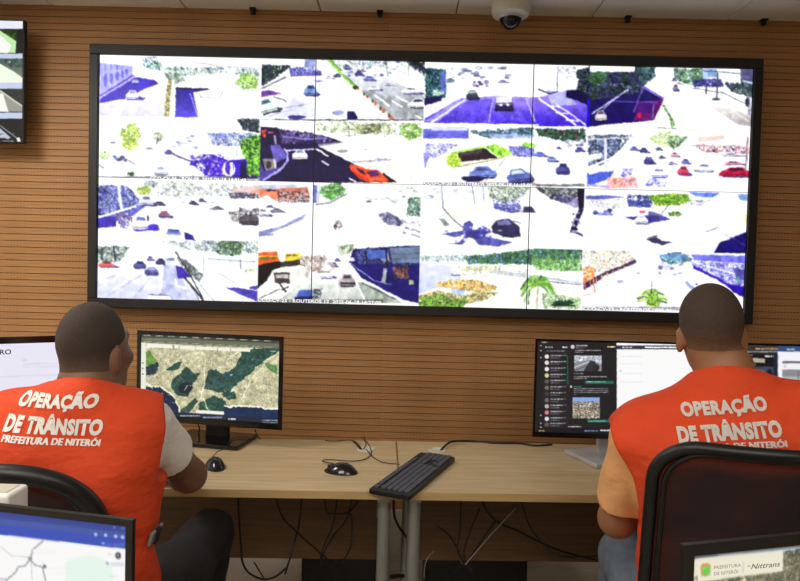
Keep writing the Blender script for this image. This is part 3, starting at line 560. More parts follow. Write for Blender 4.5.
    p.foli([(375, 190), (400, 195), (410, 225), (385, 245), (368, 235)], [(.2, .2, .28), (.5, .45, .5), (.85, .8, .8)], 8, .25); p.specks([(515, 90), (690, 115)], 12, 4, 10, [(.65, .66, .7), (.8, .82, .8), (.45, .5, .45)], 2); p.specks([(600, 40), (770, 90)], 18, 2, 7, [(.75, .85, .75), (.8, .82, .85), (.6, .65, .65)])
    p.foli([(570, 170), (620, 155), (700, 200), (690, 225), (620, 220)], [(.2, .2, .32), (.45, .45, .6), (.75, .75, .85), (.12, .12, .2)], 9, .15); p.line([(690, 200), (775, 220)], 12, (.62, .62, .72)); p.line([(700, 230), (775, 250)], 9, (.55, .55, .65)); p.line([(730, 262), (775, 272)], 8, (.65, .65, .75)); p.specks([(690, 200), (775, 270)], 14, 3, 7, [(.6, .6, .7), (.9, .9, .95)], 2); p.foli([(715, 90), (775, 85), (775, 180), (705, 180)], [(.35, .5, .45), (.65, .75, .7), (.2, .3, .25), (.55, .62, .6)], 11, .3)
    F(2, 2, 416, 180)
    p.rect(0, 0, 800, 335, WH); p.foli([(330, 30), (540, 30), (500, 80), (420, 110), (340, 85)], [(.55, .65, .5), (.8, .85, .75), (.35, .42, .35), (.7, .72, .8)], 11, .42); p.ell(60, 78, 24, 9, (.6, .6, .82)); p.specks([(30, 30), (330, 90)], 16, 3, 9, [(.8, .83, .85), (.88, .9, .95)], 2.4); p.line([(118, 25), (125, 130)], 6, (.5, .5, .65)); p.line([(262, 25), (272, 120)], 5, (.55, .58, .65)); p.line([(310, 30), (315, 95)], 5, (.5, .52, .6))
    p.poly([(130, 135), (300, 110), (330, 130), (200, 200)], (.92, .96, .86)); p.line([(125, 130), (180, 190), (235, 235)], 6, (.45, .45, .5)); p.poly([(100, 175), (130, 180), (160, 210), (135, 215)], (.55, .6, .6)); p.poly([(360, 108), (430, 120), (490, 148), (440, 155), (360, 130)], (.35, .35, .62)); p.foli([(350, 90), (480, 90), (500, 155), (360, 140)], BL, 12, .5); p.poly([(500, 122), (540, 122), (560, 152), (495, 150)], (.3, .28, .42))
    for pts in ([(215, 240), (220, 200), (245, 185), (265, 205), (260, 235)], [(240, 235), (340, 225), (350, 245), (290, 260)], [(115, 250), (215, 235), (230, 250), (180, 265)], [(150, 295), (200, 290), (235, 250), (250, 260), (215, 300)], [(250, 250), (330, 262), (450, 290), (380, 308), (290, 300)], [(285, 225), (310, 212), (330, 222), (300, 240)]): p.poly(pts, (.36, .36, .66))
    p.ell(275, 250, 55, 20, (.28, .27, .58)); p.specks([(120, 215), (430, 305)], 20, 3, 6, [(.55, .55, .8), (.8, .8, .95)])
    p.poly([(350, 215), (375, 185), (430, 180), (480, 215), (486, 262), (430, 268), (355, 245)], (.22, .2, .34)); p.poly([(375, 190), (425, 184), (450, 205), (380, 210)], (.42, .42, .62)); p.line([(380, 235), (398, 232)], 6, (.55, .55, .62)); p.line([(448, 190), (488, 200)], 5, (.5, .5, .6))
    p.foli([(540, 25), (785, 28), (785, 60), (700, 110), (620, 90)], [(.15, .16, .2), (.3, .3, .4), (.45, .5, .4), (.6, .6, .7)], 11, .28); p.poly([(640, 60), (760, 85), (785, 110), (740, 130), (650, 95)], (.32, .28, .5), .6); p.line([(765, 30), (770, 130)], 32, (.13, .11, .2)); p.line([(770, 130), (745, 190), (725, 245)], 24, (.18, .15, .28)); p.line([(730, 238), (785, 262)], 10, (.3, .28, .45)); p.specks([(720, 150), (760, 240)], 12, 3, 7, [(.6, .6, .75), (.15, .12, .25)])
    F(2, 3, 580, 184)
    p.rect(0, 0, 800, 335, WH); p.poly([(25, 55), (120, 50), (210, 62), (120, 70), (30, 72)], (.4, .4, .7)); p.specks([(60, 120), (150, 142)], 16, 4, 9, [(.45, .48, .8), (.6, .62, .85), (.3, .3, .5)]); p.foli([(30, 70), (220, 65), (220, 120), (40, 110)], [(.88, .88, .97), (.95, .95, 1)], 16, .3)
    p.poly([(220, 78), (320, 75), (330, 110), (225, 105)], (.22, .25, .55)); p.foli([(215, 45), (340, 50), (335, 105), (220, 105)], [(.4, .45, .65), (.2, .22, .45), (.75, .8, .9)], 12, .4); p.foli([(315, 55), (400, 42), (500, 45), (515, 80), (470, 98), (350, 100)], [(.45, .65, .2), (.6, .8, .3), (.3, .42, .18), (.75, .9, .45)], 11, .15); p.line([(415, 95), (380, 135)], 5, (.4, .42, .3)); p.bush(440, 138, 34, 12, [(.5, .65, .3), (.35, .45, .3)], 8, .25); p.foli([(505, 70), (620, 70), (560, 105), (510, 100)], [(.6, .6, .75), (.85, .85, .92), (.5, .55, .55)], 12, .4); p.poly([(500, 38), (650, 40), (620, 62), (540, 58)], (.4, .5, .85)); p.poly([(730, 45), (790, 48), (790, 80), (740, 72)], (.5, .6, .78))
    p.poly([(205, 155), (300, 145), (400, 150), (420, 165), (330, 180), (260, 172)], (.3, .27, .6)); p.car(282, 165, 66, 40, (.95, .96, 1), (.75, .78, .9), (.35, .3, .6), .2); p.ell(290, 128, 16, 7, (.8, .35, .45)); p.poly([(320, 125), (380, 140), (400, 165), (310, 165)], (.3, .3, .6), .8)
    p.poly([(305, 255), (345, 240), (380, 262), (432, 270), (385, 284), (340, 272)], (.28, .24, .38)); p.line([(315, 250), (360, 240)], 8, (.5, .45, .55)); p.poly([(575, 222), (640, 198), (645, 206), (600, 220)], (.6, .6, .72)); p.line([(650, 225), (770, 285)], 4, (.75, .72, .85)); p.line([(715, 70), (690, 185)], 3, (.8, .82, .9)); p.poly([(650, 270), (780, 220), (780, 322), (622, 320)], (.13, .1, .42)); p.line([(700, 245), (775, 290)], 3, (.35, .32, .6)); p.ell(772, 160, 8, 20, (.85, .9, .6))
    # ---- row 3
    F(3, 0, 92, 236)
    p.rect(15, 0, 800, 335, WH); p.foli([(300, 20), (780, 20), (780, 85), (440, 70)], [(.5, .55, .6), (.8, .84, .85), (.4, .48, .42), (.65, .68, .8)], 13, .48); p.bush(640, 55, 70, 40, [(.3, .42, .3), (.5, .62, .45), (.2, .25, .3), (.75, .85, .75)], 11, .25); p.foli([(25, 45), (180, 45), (130, 120), (25, 130)], [(.25, .28, .35), (.5, .55, .55), (.7, .75, .7), (.35, .45, .35)], 11, .35); p.line([(45, 50), (45, 110)], 12, (.3, .3, .38)); p.line([(100, 45), (108, 115)], 9, (.28, .28, .33)); p.car(65, 132, 78, 26, (.85, .4, .4), (.4, .2, .25))
    p.grad([(25, 205), (200, 125), (300, 120), (390, 140), (440, 220), (500, 300), (25, 300)], (.95, .95, 1), (.78, .79, .88)); p.poly([(330, 135), (400, 135), (420, 200), (450, 290), (310, 285)], (.72, .74, .88))
    for a, b in (((25, 215), (110, 180)), ((60, 285), (230, 180)), ((190, 290), (290, 170))): p.line([a, b], 8, (.66, .67, .8), .6)
    p.line([(332, 140), (315, 265)], 6, WH); p.line([(30, 215), (60, 200)], 6, WH)
    p.line([(160, 205), (110, 240)], 9, WH); p.poly([(90, 252), (122, 225), (128, 243)], WH); p.line([(275, 205), (250, 240)], 9, WH); p.poly([(238, 252), (245, 225), (268, 240)], WH); p.line([(385, 200), (395, 232), (425, 240)], 9, WH); p.poly([(420, 228), (440, 240), (422, 250)], WH)
    p.car(222, 133, 60, 36, (.35, .35, .58), (.2, .2, .4), sd=.02); p.car(275, 163, 66, 38, (.38, .38, .6), (.6, .62, .8), sd=.02); p.car(268, 104, 30, 20, (.5, .5, .7)); p.car(318, 118, 46, 28, (.3, .28, .5), (.2, .2, .35)); p.poly([(338, 98), (385, 100), (385, 135), (340, 135)], (.85, .86, .9)); p.rect(345, 102, 382, 114, (.45, .48, .6))
    p.poly([(390, 140), (445, 140), (465, 190), (398, 196)], (.26, .2, .6)); p.foli([(385, 95), (440, 110), (520, 180), (500, 215), (440, 170)], [(.35, .4, .38), (.65, .7, .68), (.2, .22, .28), (.9, .92, .92)], 10, .25); p.line([(385, 70), (440, 150), (520, 300)], 6, (.25, .25, .32)); p.line([(430, 190), (520, 302)], 9, (.2, .2, .28)); p.line([(440, 200), (500, 300)], 4, (.4, .4, .5)); p.line([(522, 30), (515, 230)], 5, (.75, .78, .8)); p.line([(500, 220), (565, 300)], 3, (.5, .5, .6))
    p.poly([(262, 275), (365, 278), (372, 300), (255, 300)], (.97, .97, 1)); p.line([(258, 272), (362, 274), (375, 300)], 5, (.5, .5, .65)); p.line([(540, 105), (760, 120)], 9, (.7, .74, .78)); p.line([(580, 168), (670, 220)], 3, (.6, .6, .7)); p.line([(690, 110), (692, 155)], 5, (.4, .42, .48)); p.bush(730, 160, 34, 8, [(.6, .75, .5), (.8, .88, .7)], 8, .25); p.poly([(620, 238), (690, 240), (770, 255), (770, 305), (700, 275)], (.32, .28, .66)); p.poly([(730, 235), (770, 228), (770, 248), (735, 246)], (.35, .3, .7)); p.poly([(430, 0), (470, 0), (478, 20), (434, 16)], (.2, .15, .55))
    F(3, 1, 254, 238)
    p.rect(0, 0, 800, 335, WH); p.poly([(10, 65), (105, 62), (118, 105), (12, 125)], (.93, .42, .22)); p.words(22, 105, 94, 14, (.3, .5, .2)); p.rect(15, 82, 108, 86, (.95, .8, .3)); p.poly([(143, 72), (215, 68), (216, 105), (145, 112)], (.9, .8, .3)); p.words(148, 200, 80, 8, (.35, .3, .2)); p.poly([(12, 125), (120, 105), (135, 130), (85, 150), (60, 195), (12, 240)], (.13, .1, .12)); p.poly([(120, 110), (215, 100), (215, 125), (130, 135)], (.25, .22, .2)); p.foli([(210, 80), (330, 75), (330, 160), (220, 150)], [(.75, .72, .7), (.9, .88, .86), (.5, .45, .42), (.85, .6, .5)], 11, .42)
    p.poly([(85, 155), (170, 145), (240, 135), (240, 175), (165, 215), (95, 210)], (.88, .88, .84)); p.poly([(90, 160), (165, 158), (165, 210), (98, 208)], (.3, .27, .27)); p.rect(100, 168, 160, 185, (.75, .72, .7)); p.poly([(85, 152), (230, 128), (240, 138), (165, 158)], (.95, .95, .9)); p.line([(115, 205), (150, 250)], 8, (.2, .2, .22)); p.line([(125, 240), (160, 225)], 6, (.25, .25, .25)); p.poly([(12, 240), (90, 205), (110, 225), (20, 300)], (.96, .96, .95)); p.line([(15, 285), (120, 235)], 5, (.3, .3, .3)); p.poly([(235, 135), (262, 140), (250, 195), (238, 178)], (.8, .75, .72))
    p.grad([(265, 170), (340, 130), (440, 130), (490, 190), (680, 300), (100, 300), (200, 220)], (.97, .97, .97), (.72, .75, .72)); p.line([(390, 230), (380, 300)], 4, (.9, .92, .9)); p.poly([(480, 200), (560, 225), (690, 300), (520, 300)], (.62, .66, .62)); p.line([(470, 190), (520, 298)], 7, WH); p.line([(350, 200), (330, 300)], 5, (.82, .84, .82))
    p.foli([(380, 30), (470, 28), (450, 70), (400, 85)], [(.4, .5, .35), (.65, .7, .6), (.8, .85, .8)], 10, .35); p.poly([(460, 50), (770, 30), (775, 305), (690, 285), (500, 185), (440, 110)], (.14, .12, .42)); p.foli([(460, 45), (775, 40), (775, 130), (480, 120)], [(.2, .2, .4), (.35, .38, .6), (.12, .1, .28), (.3, .45, .6)], 16, .35); p.poly([(575, 85), (620, 62), (630, 108), (600, 112)], (.6, .62, .72)); p.poly([(630, 45), (770, 38), (772, 115), (640, 115)], (.42, .48, .58)); p.line([(640, 75), (770, 70)], 3, (.3, .35, .45)); p.line([(640, 98), (770, 95)], 3, (.3, .35, .45)); p.foli([(640, 130), (720, 125), (720, 190), (650, 190)], [(.35, .25, .25), (.55, .4, .35), (.2, .15, .2)], 10, .35); p.rect(528, 55, 612, 95, (.32, .4, .68))
    p.line([(612, 40), (620, 200)], 8, (.1, .1, .2)); p.line([(610, 140), (600, 205)], 18, (.65, .68, .72)); p.line([(520, 60), (522, 130)], 8, (.12, .12, .22)); p.line([(440, 110), (560, 200), (640, 215)], 4, (.6, .62, .8)); p.line([(485, 185), (690, 288)], 9, (.9, .92, .98)); p.line([(500, 205), (660, 285)], 4, (.2, .2, .25)); p.poly([(720, 195), (742, 195), (742, 215), (722, 215)], (.7, .72, .6)); p.rect(460, 20, 770, 36, (.9, .95, .95))
    p.car(430, 196, 82, 56, (.68, .64, .66), (.3, .28, .34), (.15, .13, .16), 0); p.rect(400, 205, 470, 214, (.18, .15, .18)); p.car(335, 168, 62, 38, (.95, .95, .95), (.6, .6, .62)); p.car(370, 122, 32, 22, (.3, .3, .42)); p.poly([(395, 95), (465, 90), (470, 105), (405, 108)], (.92, .94, 1)); p.car(385, 100, 24, 14, (.4, .4, .55)); p.poly([(210, 240), (270, 238), (270, 280), (190, 285)], (.32, .4, .7)); p.poly([(190, 272), (275, 268), (275, 298), (185, 298)], (.14, .13, .34)); p.foli([(275, 235), (320, 232), (310, 280), (270, 285)], [(.15, .15, .2), (.45, .48, .5), (.75, .78, .8)], 8, .2); p.specks([(280, 90), (370, 160)], 14, 4, 9, [(.85, .8, .78), (.65, .6, .62)]); p.rect(12, 284, 600, 302, (.1, .1, .1), .45)
    F(3, 2, 414, 242)
    p.rect(0, 0, 800, 335, WH); p.grad([(22, 95), (180, 110), (240, 200), (90, 215), (22, 240)], (.86, .87, .98), (.72, .75, .95)); p.foli([(30, 62), (240, 55), (260, 95), (30, 92)], [(.6, .72, .7), (.8, .86, .88), (.5, .6, .58)], 11, .35); p.poly([(300, 70), (440, 48), (560, 32), (785, 38), (785, 80), (540, 100), (250, 100)], (.45, .6, .55)); p.foli([(230, 65), (440, 45), (560, 30), (785, 35), (785, 80), (545, 105), (250, 102)], [(.28, .45, .3), (.4, .58, .4), (.2, .32, .28), (.5, .6, .75)], 12, .22); p.foli([(540, 75), (785, 80), (785, 135), (560, 130)], [(.45, .65, .35), (.6, .8, .5), (.3, .45, .3), (.8, .9, .7)], 12, .2)
    p.line([(340, 130), (540, 155), (785, 192)], 10, (.72, .76, .82)); p.line([(345, 140), (540, 165)], 3, (.55, .55, .58)); p.line([(600, 180), (785, 200)], 4, (.4, .4, .5)); p.foli([(180, 105), (420, 110), (400, 132), (240, 140)], [(.9, .8, .65), (.75, .82, .6), (.95, .92, .85)], 10, .4); p.line([(170, 152), (215, 155)], 5, (.3, .3, .4)); p.specks([(230, 110), (540, 160)], 18, 3, 7, [(.8, .78, .7), (.7, .75, .72)], 2)
    p.foli([(90, 190), (180, 172), (300, 175), (390, 205), (380, 225), (280, 235), (200, 220), (100, 205)], [(.85, .65, .35), (.92, .78, .5), (.7, .55, .35), (.95, .9, .75)], 9, .2); p.foli([(20, 245), (110, 222), (240, 245), (300, 225), (400, 235), (330, 270), (230, 290), (20, 275)], [(.75, .62, .4), (.85, .8, .5), (.45, .45, .35), (.6, .62, .5)], 9, .3); p.poly([(170, 215), (240, 220), (230, 245), (180, 240)], (.55, .62, .82), .7); p.foli([(22, 260), (130, 235), (180, 265), (250, 260), (230, 305), (22, 305)], [(.35, .55, .2), (.65, .82, .35), (.2, .3, .18), (.8, .9, .55)], 10, .18)
    for a in np.linspace(-2.9, -.2, 9): p.line([(572, 190), (572+52*math.cos(a), 190+40*math.sin(a)), (572+80*math.cos(a), 205+30*math.sin(a)+22)], 9, [(.45, .65, .3), (.6, .8, .4), (.3, .45, .25)][int(abs(a)*7) % 3])
    for a in (-.1, .25, .6, 2.5, 2.9, 3.3): p.line([(575, 195), (575+45*math.cos(a), 195+40*math.sin(a)), (575+80*math.cos(a), 215+70*abs(math.sin(a))+20)], 10, [(.4, .6, .28), (.55, .72, .35)][int(abs(a)*7) % 2])
    p.line([(575, 200), (570, 308)], 12, (.72, .74, .62)); p.line([(535, 225), (530, 290)], 6, (.4, .45, .35)); p.foli([(590, 235), (785, 255), (785, 312), (600, 310)], [(.6, .78, .5), (.85, .93, .78), (.4, .52, .35), (.95, .98, .92)], 12, .3)
    for a in np.linspace(-2.9, -.2, 8): p.line([(695, 292), (695+50*math.cos(a), 285+18*math.sin(a))], 9, (.16, .27, .2))
    p.line([(640, 292), (750, 296)], 8, (.15, .22, .18)); p.line([(772, 60), (760, 250)], 4, (.8, .82, .85)); p.line([(745, 190), (742, 250)], 4, (.75, .75, .75))
    F(3, 3, 578, 244)
    p.rect(0, 0, 800, 335, WH); p.foli([(20, 30), (240, 30), (270, 75), (90, 140), (20, 180)], [(.95, .85, .65), (.97, .92, .85), (.85, .8, .85), (.9, .95, .75), (.75, .72, .85)], 15, .3); p.foli([(22, 100), (75, 105), (80, 180), (22, 200)], [(.95, .5, .3), (.98, .7, .5), (.95, .85, .7)], 10, .3); p.line([(25, 190), (120, 140), (270, 78)], 16, (.3, .22, .34)); p.line([(25, 205), (110, 155)], 14, (.3, .2, .38)); p.specks([(30, 110), (250, 200)], 0, 2, 4, [(.3, .2, .3)])
    for i in range(8): p.line([(30+i*26, 172-i*10), (34+i*26, 215-i*15)], 5, (.85, .6, .5))
    p.line([(22, 240), (80, 228)], 6, (.9, .65, .6)); p.line([(65, 120), (80, 235)], 6, (.92, .5, .35)); p.poly([(60, 230), (180, 190), (280, 130), (320, 130), (120, 290), (40, 290)], (.95, .95, 1)); p.ell(195, 172, 18, 7, (.6, .6, .75)); p.ell(278, 134, 12, 4, (.7, .7, .82)); p.ell(133, 190, 12, 7, (.85, .85, .75))
    p.bush(455, 68, 76, 28, [(.35, .5, .55), (.5, .68, .6), (.25, .32, .5), (.6, .75, .9)], 12, .2); p.poly([(350, 45), (520, 48), (500, 75), (400, 62)], (.45, .6, .85), .6); p.poly([(525, 48), (785, 55), (785, 90), (540, 75)], (.45, .45, .85)); p.foli([(520, 75), (785, 90), (785, 220), (640, 160), (530, 105)], [(.55, .55, .9), (.8, .82, 1), (.35, .3, .75), (.65, .7, .9)], 14, .35); p.line([(535, 105), (650, 160), (770, 240)], 12, (.25, .15, .7)); p.line([(540, 85), (780, 150)], 6, (.9, .92, 1)); p.poly([(720, 110), (775, 120), (775, 170), (735, 160)], (.35, .33, .62)); p.line([(745, 150), (742, 185)], 8, (.3, .6, .4)); p.poly([(690, 180), (780, 200), (780, 250), (720, 225)], (.2, .1, .62))
    p.line([(500, 175), (540, 210)], 14, (.55, .6, .85)); p.line([(545, 180), (555, 190)], 9, (.4, .4, .75)); p.specks([(370, 85), (500, 140)], 22, 3, 9, [(.65, .65, .78), (.82, .82, .92), (.5, .5, .65)])
    for a in np.linspace(-3.3, .3, 12): p.line([(345, 258), (345+40*math.cos(a), 250+45*math.sin(a)), (345+72*math.cos(a), 262+38*math.sin(a))], 8, [(.45, .62, .25), (.62, .8, .35), (.3, .42, .22), (.75, .88, .5)][int(abs(a)*9) % 4])
    p.bush(350, 262, 36, 34, [(.5, .68, .28), (.68, .85, .4), (.3, .4, .2)], 9, .2); p.line([(350, 290), (352, 312)], 8, (.4, .42, .3)); p.line([(270, 250), (310, 240)], 6, (.5, .55, .45)); p.line([(345, 170), (340, 200)], 5, (.5, .55, .65)); p.rect(20, 290, 480, 306, (.2, .2, .3), .5)
    p.view(0, 0, 1); p.clip = (0, 0, p.W, p.H)
    return p
# ------------------------------------------------------------------ the room
PI = math.pi
DADO = 0.264
struct(MB().box((0, (WALL_Y+REAR)/2, -0.05), (2*RX+0.4, WALL_Y-REAR+0.4, 0.1)).build('floor', M_floor))
struct(MB().box((-RX-0.05, (WALL_Y+REAR)/2, CEIL/2), (0.1, WALL_Y-REAR, CEIL)).build('wall_left', M_paint))
struct(MB().box((RX+0.05, (WALL_Y+REAR)/2, CEIL/2), (0.1, WALL_Y-REAR, CEIL)).build('wall_right', M_taupe))
struct(MB().box((0, REAR-0.05, CEIL/2), (2*RX+0.2, 0.1, CEIL)).build('wall_rear', M_taupe))
wall = struct(MB().box((0, WALL_Y+0.0525, CEIL/2), (2*RX+0.2, 0.1, CEIL)).build('wall_back', M_groove))
edges = [-RX, -0.11, 2.29, RX]
rows = int((CEIL-DADO)/0.032)
for a, b in zip(edges, edges[1:]):
    me = MB().box((0, 0, 0), (b-a-0.002, 0.003, 0.0286)).mesh('slat', M_slat)
    for i in range(rows+1):
        link('slat', me, wall, ((a+b)/2, WALL_Y+0.0015, DADO+0.016+i*0.032))
struct(MB().box((0, WALL_Y-0.002, DADO/2), (2*RX, 0.012, DADO-0.002)).build('baseboard_back', M_base))
ceil_o = struct(MB().box((0, (WALL_Y+REAR)/2, CEIL+0.06), (2*RX+0.2, WALL_Y-REAR+0.2, 0.1)).build('ceiling', M_ceilgap))
pw = 0.65
me = MB().box((0, 0, 0), (pw-0.006, 1.194, 0.012), bev=0.002, seg=1).mesh('ceiling_panel', M_ceil)
for i in range(-5, 5):
    for j in range(5):
        xc = 0.21+pw*(i+0.5)
        if abs(xc) > RX: continue
        yc = WALL_Y-0.01-0.6-1.2*j
        link('ceiling_panel', me, ceil_o, (xc, yc, CEIL+0.006))
# ceiling lights
for i, (x, y, w, d, p) in enumerate(LED):
    t = thing('ceiling_light', ['square LED ceiling panel over the left side of the room near the wooden wall', 'rectangular LED ceiling panel left of the camera',
              'rectangular LED ceiling panel right of the camera', 'rectangular LED ceiling panel at the back of the room'][i], 'light', (x, y, CEIL), 0, 'LED panels in the ceiling')
    f = MB()
    for sx in (-1, 1): f.box((sx*(w/2-0.008), 0, -0.011), (0.016, d, 0.022))
    for sy in (-1, 1): f.box((0, sy*(d/2-0.008), -0.011), (w-0.032, 0.016, 0.022))
    f.build('frame', M_white, t); MB().box((0, 0, -0.008), (w-0.032, d-0.032, 0.008)).build('diffuser', M_led, t)
# small hooks under the ceiling edge
where = ['far left, above the left display column', 'above the left part of the video wall', 'right of the dome camera', 'at the far right end of the wall']
for (x, y), s in zip(((253, 7), (380, 9), (628, 15), (764, 20)), where):
    P = py(x, y, WALL_Y-0.03)
    h = thing('ceiling_clip', 'small dark metal clip under the ceiling edge, '+s, 'clip', (P.x, WALL_Y-0.03, CEIL), 0, 'dark clips along the ceiling edge')
    MB().box((0, 0, -0.004), (0.03, 0.03, 0.008), bev=0.002).build('plate', M_black, h)
    MB().lathe([(0.004, -0.008), (0.012, -0.012), (0.014, -0.022), (0.008, -0.030)], n=12).build('knob', M_black, h, smooth=True)
# dome camera
P = py(511, 5, 2.86)
dc = thing('dome_camera', 'white round dome security camera mounted on the ceiling', 'camera', (P.x, 2.86, CEIL))
MB().lathe([(0.086, 0), (0.088, -0.004), (0.088, -0.052), (0.08, -0.066), (0.045, -0.078), (0.04, -0.078)], n=40).build('housing', M_cream, dc, smooth=True)
r = 0.05
MB().lathe([(r*math.sin(a), -0.072-r*1.1*math.cos(a)) for a in np.linspace(PI/2, 0.05, 10)], n=32).build('dome', M_gloss, dc, smooth=True)
MB().lathe([(0.052, -0.07), (0.056, -0.076), (0.05, -0.083)], n=32).build('ring', M_silver, dc, smooth=True)

# ------------------------------------------------------------------ video wall
VX0, VX1, VZ0, VZ1, VY = -1.4745, 1.604, 1.2765, 2.4285, 2.952
vw = thing('video_wall', 'large video wall of six screens in a charcoal frame showing sixteen traffic cameras', 'video wall', ((VX0+VX1)/2, WALL_Y, VZ0))
def vl(x, y, z): return (x-(VX0+VX1)/2, y-WALL_Y, z-VZ0)
fo = (-1.518, 1.6467, 1.233, 2.476)
bars = {'frame_rail': [((fo[0]+fo[1])/2, (fo[3]+VZ1)/2, fo[1]-fo[0], fo[3]-VZ1), ((fo[0]+fo[1])/2, (fo[2]+VZ0)/2, fo[1]-fo[0], VZ0-fo[2])],
        'frame_stile': [((fo[0]+VX0)/2, (VZ0+VZ1)/2, VX0-fo[0], VZ1-VZ0), ((fo[1]+VX1)/2, (VZ0+VZ1)/2, fo[1]-VX1, VZ1-VZ0)]}
for nm, L_ in bars.items():
    for x, z, w, h in L_:
        MB().box(vl(x, (2.94+WALL_Y)/2, z), (w, WALL_Y-2.94, h), bev=0.003, seg=1).build(nm, M_wallframe, vw)
pic = paint_wall(Pic([(VX0, VY, VZ1), (VX1, VY, VZ1), (VX1, VY, VZ0), (VX0, VY, VZ0)], 840, 316, seed=7)).distort(.38, (4, 4)).grain(.25).contrast(1.15, .0, .3).done()
PWD, PHT = (VX1-VX0)/3, (VZ1-VZ0)/2
panels = {}
for rI in range(2):
    for c in range(3):
        x0, x1 = VX0+PWD*c, VX0+PWD*(c+1); z1, z0 = VZ1-PHT*rI, VZ1-PHT*(rI+1)
        b = MB().box(vl((x0+x1)/2, VY+0.034, (z0+z1)/2), (PWD-0.0006, 0.066, PHT-0.0006)).build('display_panel', M_black, vw)
        g = 0.0022; gz = 0.0011
        a = pic[158*rI:158*(rI+1), 280*c:280*(c+1)]
        me = pic_mesh('screen', a, vl(x0+g, VY, z1-gz), vl(x1-g, VY, z1-gz), vl(x0+g, VY, z0+gz), M_wallscr)
        link('screen', me, b); panels[rI, c] = b
def caption(s, x0, x1, y, panel, hgt=3.3):
    A, B = py(x0, y, VY-0.001), py(x1, y+(x1-x0)*0.0225, VY-0.001); d = (B-A)
    o = vl(*((A+B)/2)); n = d.normalized()
    text_on('caption', s, hgt/FPX*VY, M_cap, panel, o, n, n.cross(Vector((0, 1, 0))) * -1 if n.cross(Vector((0, 1, 0))).z < 0 else n.cross(Vector((0, 1, 0))), 0.035, d.length)
caption('CCO-CV-06 - ROV 08  2025-06-18 14:41:49', 150, 246, 179.6, panels[0, 0])
caption('CCO-CV-23 - ROUTEROS 12  2025-06-18 14:27:00', 257.5, 381, 301.5, panels[1, 0])
caption('CCO-CV-20 - ROUTEROS 2025-06-18 16:12:00', 424, 532, 184.5, panels[0, 1])
caption('CCO-CV-23 - ROUTEROS 2025-06', 583, 672, 310, panels[1, 2])

# ------------------------------------------------------------------ display at the upper left
TY = 2.90
tr, br = py(25, 20, TY), py(24, 143.5, TY)
tx1 = tr.x; tz1, tz0 = tr.z, br.z; th = tz1-tz0; tw = 1.02
tv = thing('wall_display', 'flat wall display at the upper left with a column of stacked camera pictures', 'television', (tx1-tw/2, WALL_Y, tz0))
MB().box((0, TY+0.011-WALL_Y, th/2), (tw, 0.022, th), bev=0.004, seg=1).build('housing', M_black, tv)
MB().box((0, (TY+0.022-WALL_Y)/2, th/2), (0.4, WALL_Y-TY-0.022, 0.3)).build('wall_bracket', M_steel, tv)
X0, X1, Z0, Z1 = -tw/2+0.008, tw/2-0.010, 0.008, th-0.006
cs = [(tx1-tw/2+x, TY-0.001, tz0+z) for x, z in ((X0, Z1), (X1, Z1), (X1, Z0), (X0, Z0))]
p = Pic(cs, 340, 190, (.8, .84, .95), seed=3)
def stack(p, ox):
    p.view(ox, 0, 3.63)
    p.rect(-30, 70, 92, 104, (.93, .95, 1)); p.words(55, 85, 82, 5, (1, 1, 1))
    p.rect(-200, 106, 86, 195, (.06, .06, .06)); p.poly([(-200, 112), (0, 112), (58, 150), (55, 193), (-200, 193)], (.78, .95, .7)); p.poly([(-200, 130), (0, 128), (40, 165), (30, 193), (-200, 193)], (1, 1, .98)); p.foli([(0, 108), (60, 108), (60, 150), (10, 120)], [(.1, .2, .05), (.2, .4, .1), (.05, .08, .03)], 10, .3)
    p.grad([(-200, 213), (84, 213), (84, 300), (-200, 300)], (.25, .35, .35), (.6, .6, .45)); p.poly([(-200, 240), (0, 232), (50, 260), (84, 285), (84, 300), (-200, 300)], (.97, 1, .93)); p.foli([(0, 213), (84, 213), (84, 245), (40, 245)], [(.2, .3, .3), (.35, .42, .4), (.12, .2, .2)], 10, .3); p.ell(34, 225, 3, 3, (1, 1, .9))
    p.rect(-200, 322, 84, 408, (.15, .18, .18)); p.poly([(-200, 330), (0, 325), (80, 385), (80, 405), (-200, 405)], (.62, .62, .58)); p.poly([(-40, 335), (10, 340), (30, 405), (-60, 405)], (1, 1, .97)); p.line([(0, 330), (80, 385)], 6, (.85, .85, .75))
    p.rect(-200, 430, 84, 500, (.04, .05, .06)); p.poly([(-60, 500), (-30, 450), (0, 465), (40, 500)], (.75, .8, .85)); p.line([(0, 455), (60, 500)], 5, (.5, .55, .6)); p.specks([(0, 440), (80, 490)], 10, 1, 3, [(.4, .4, .4), (.2, .2, .25)])
    p.rect(-200, 500, 90, 522, (.05, .05, .06)); p.words(8, 48, 513, 6, (.95, .95, .95)); p.words(20, 34, 502, 4, (.9, .9, .9)); p.poly([(58, 500), (70, 498), (74, 512), (64, 516)], (1, 1, 1))
for k in (0, -58, -116, -174): stack(p, k)
link('screen', pic_mesh('screen', p.done(), (X0, TY-0.001-WALL_Y, Z1), (X1, TY-0.001-WALL_Y, Z1), (X0, TY-0.001-WALL_Y, Z0), M_scr), tv)

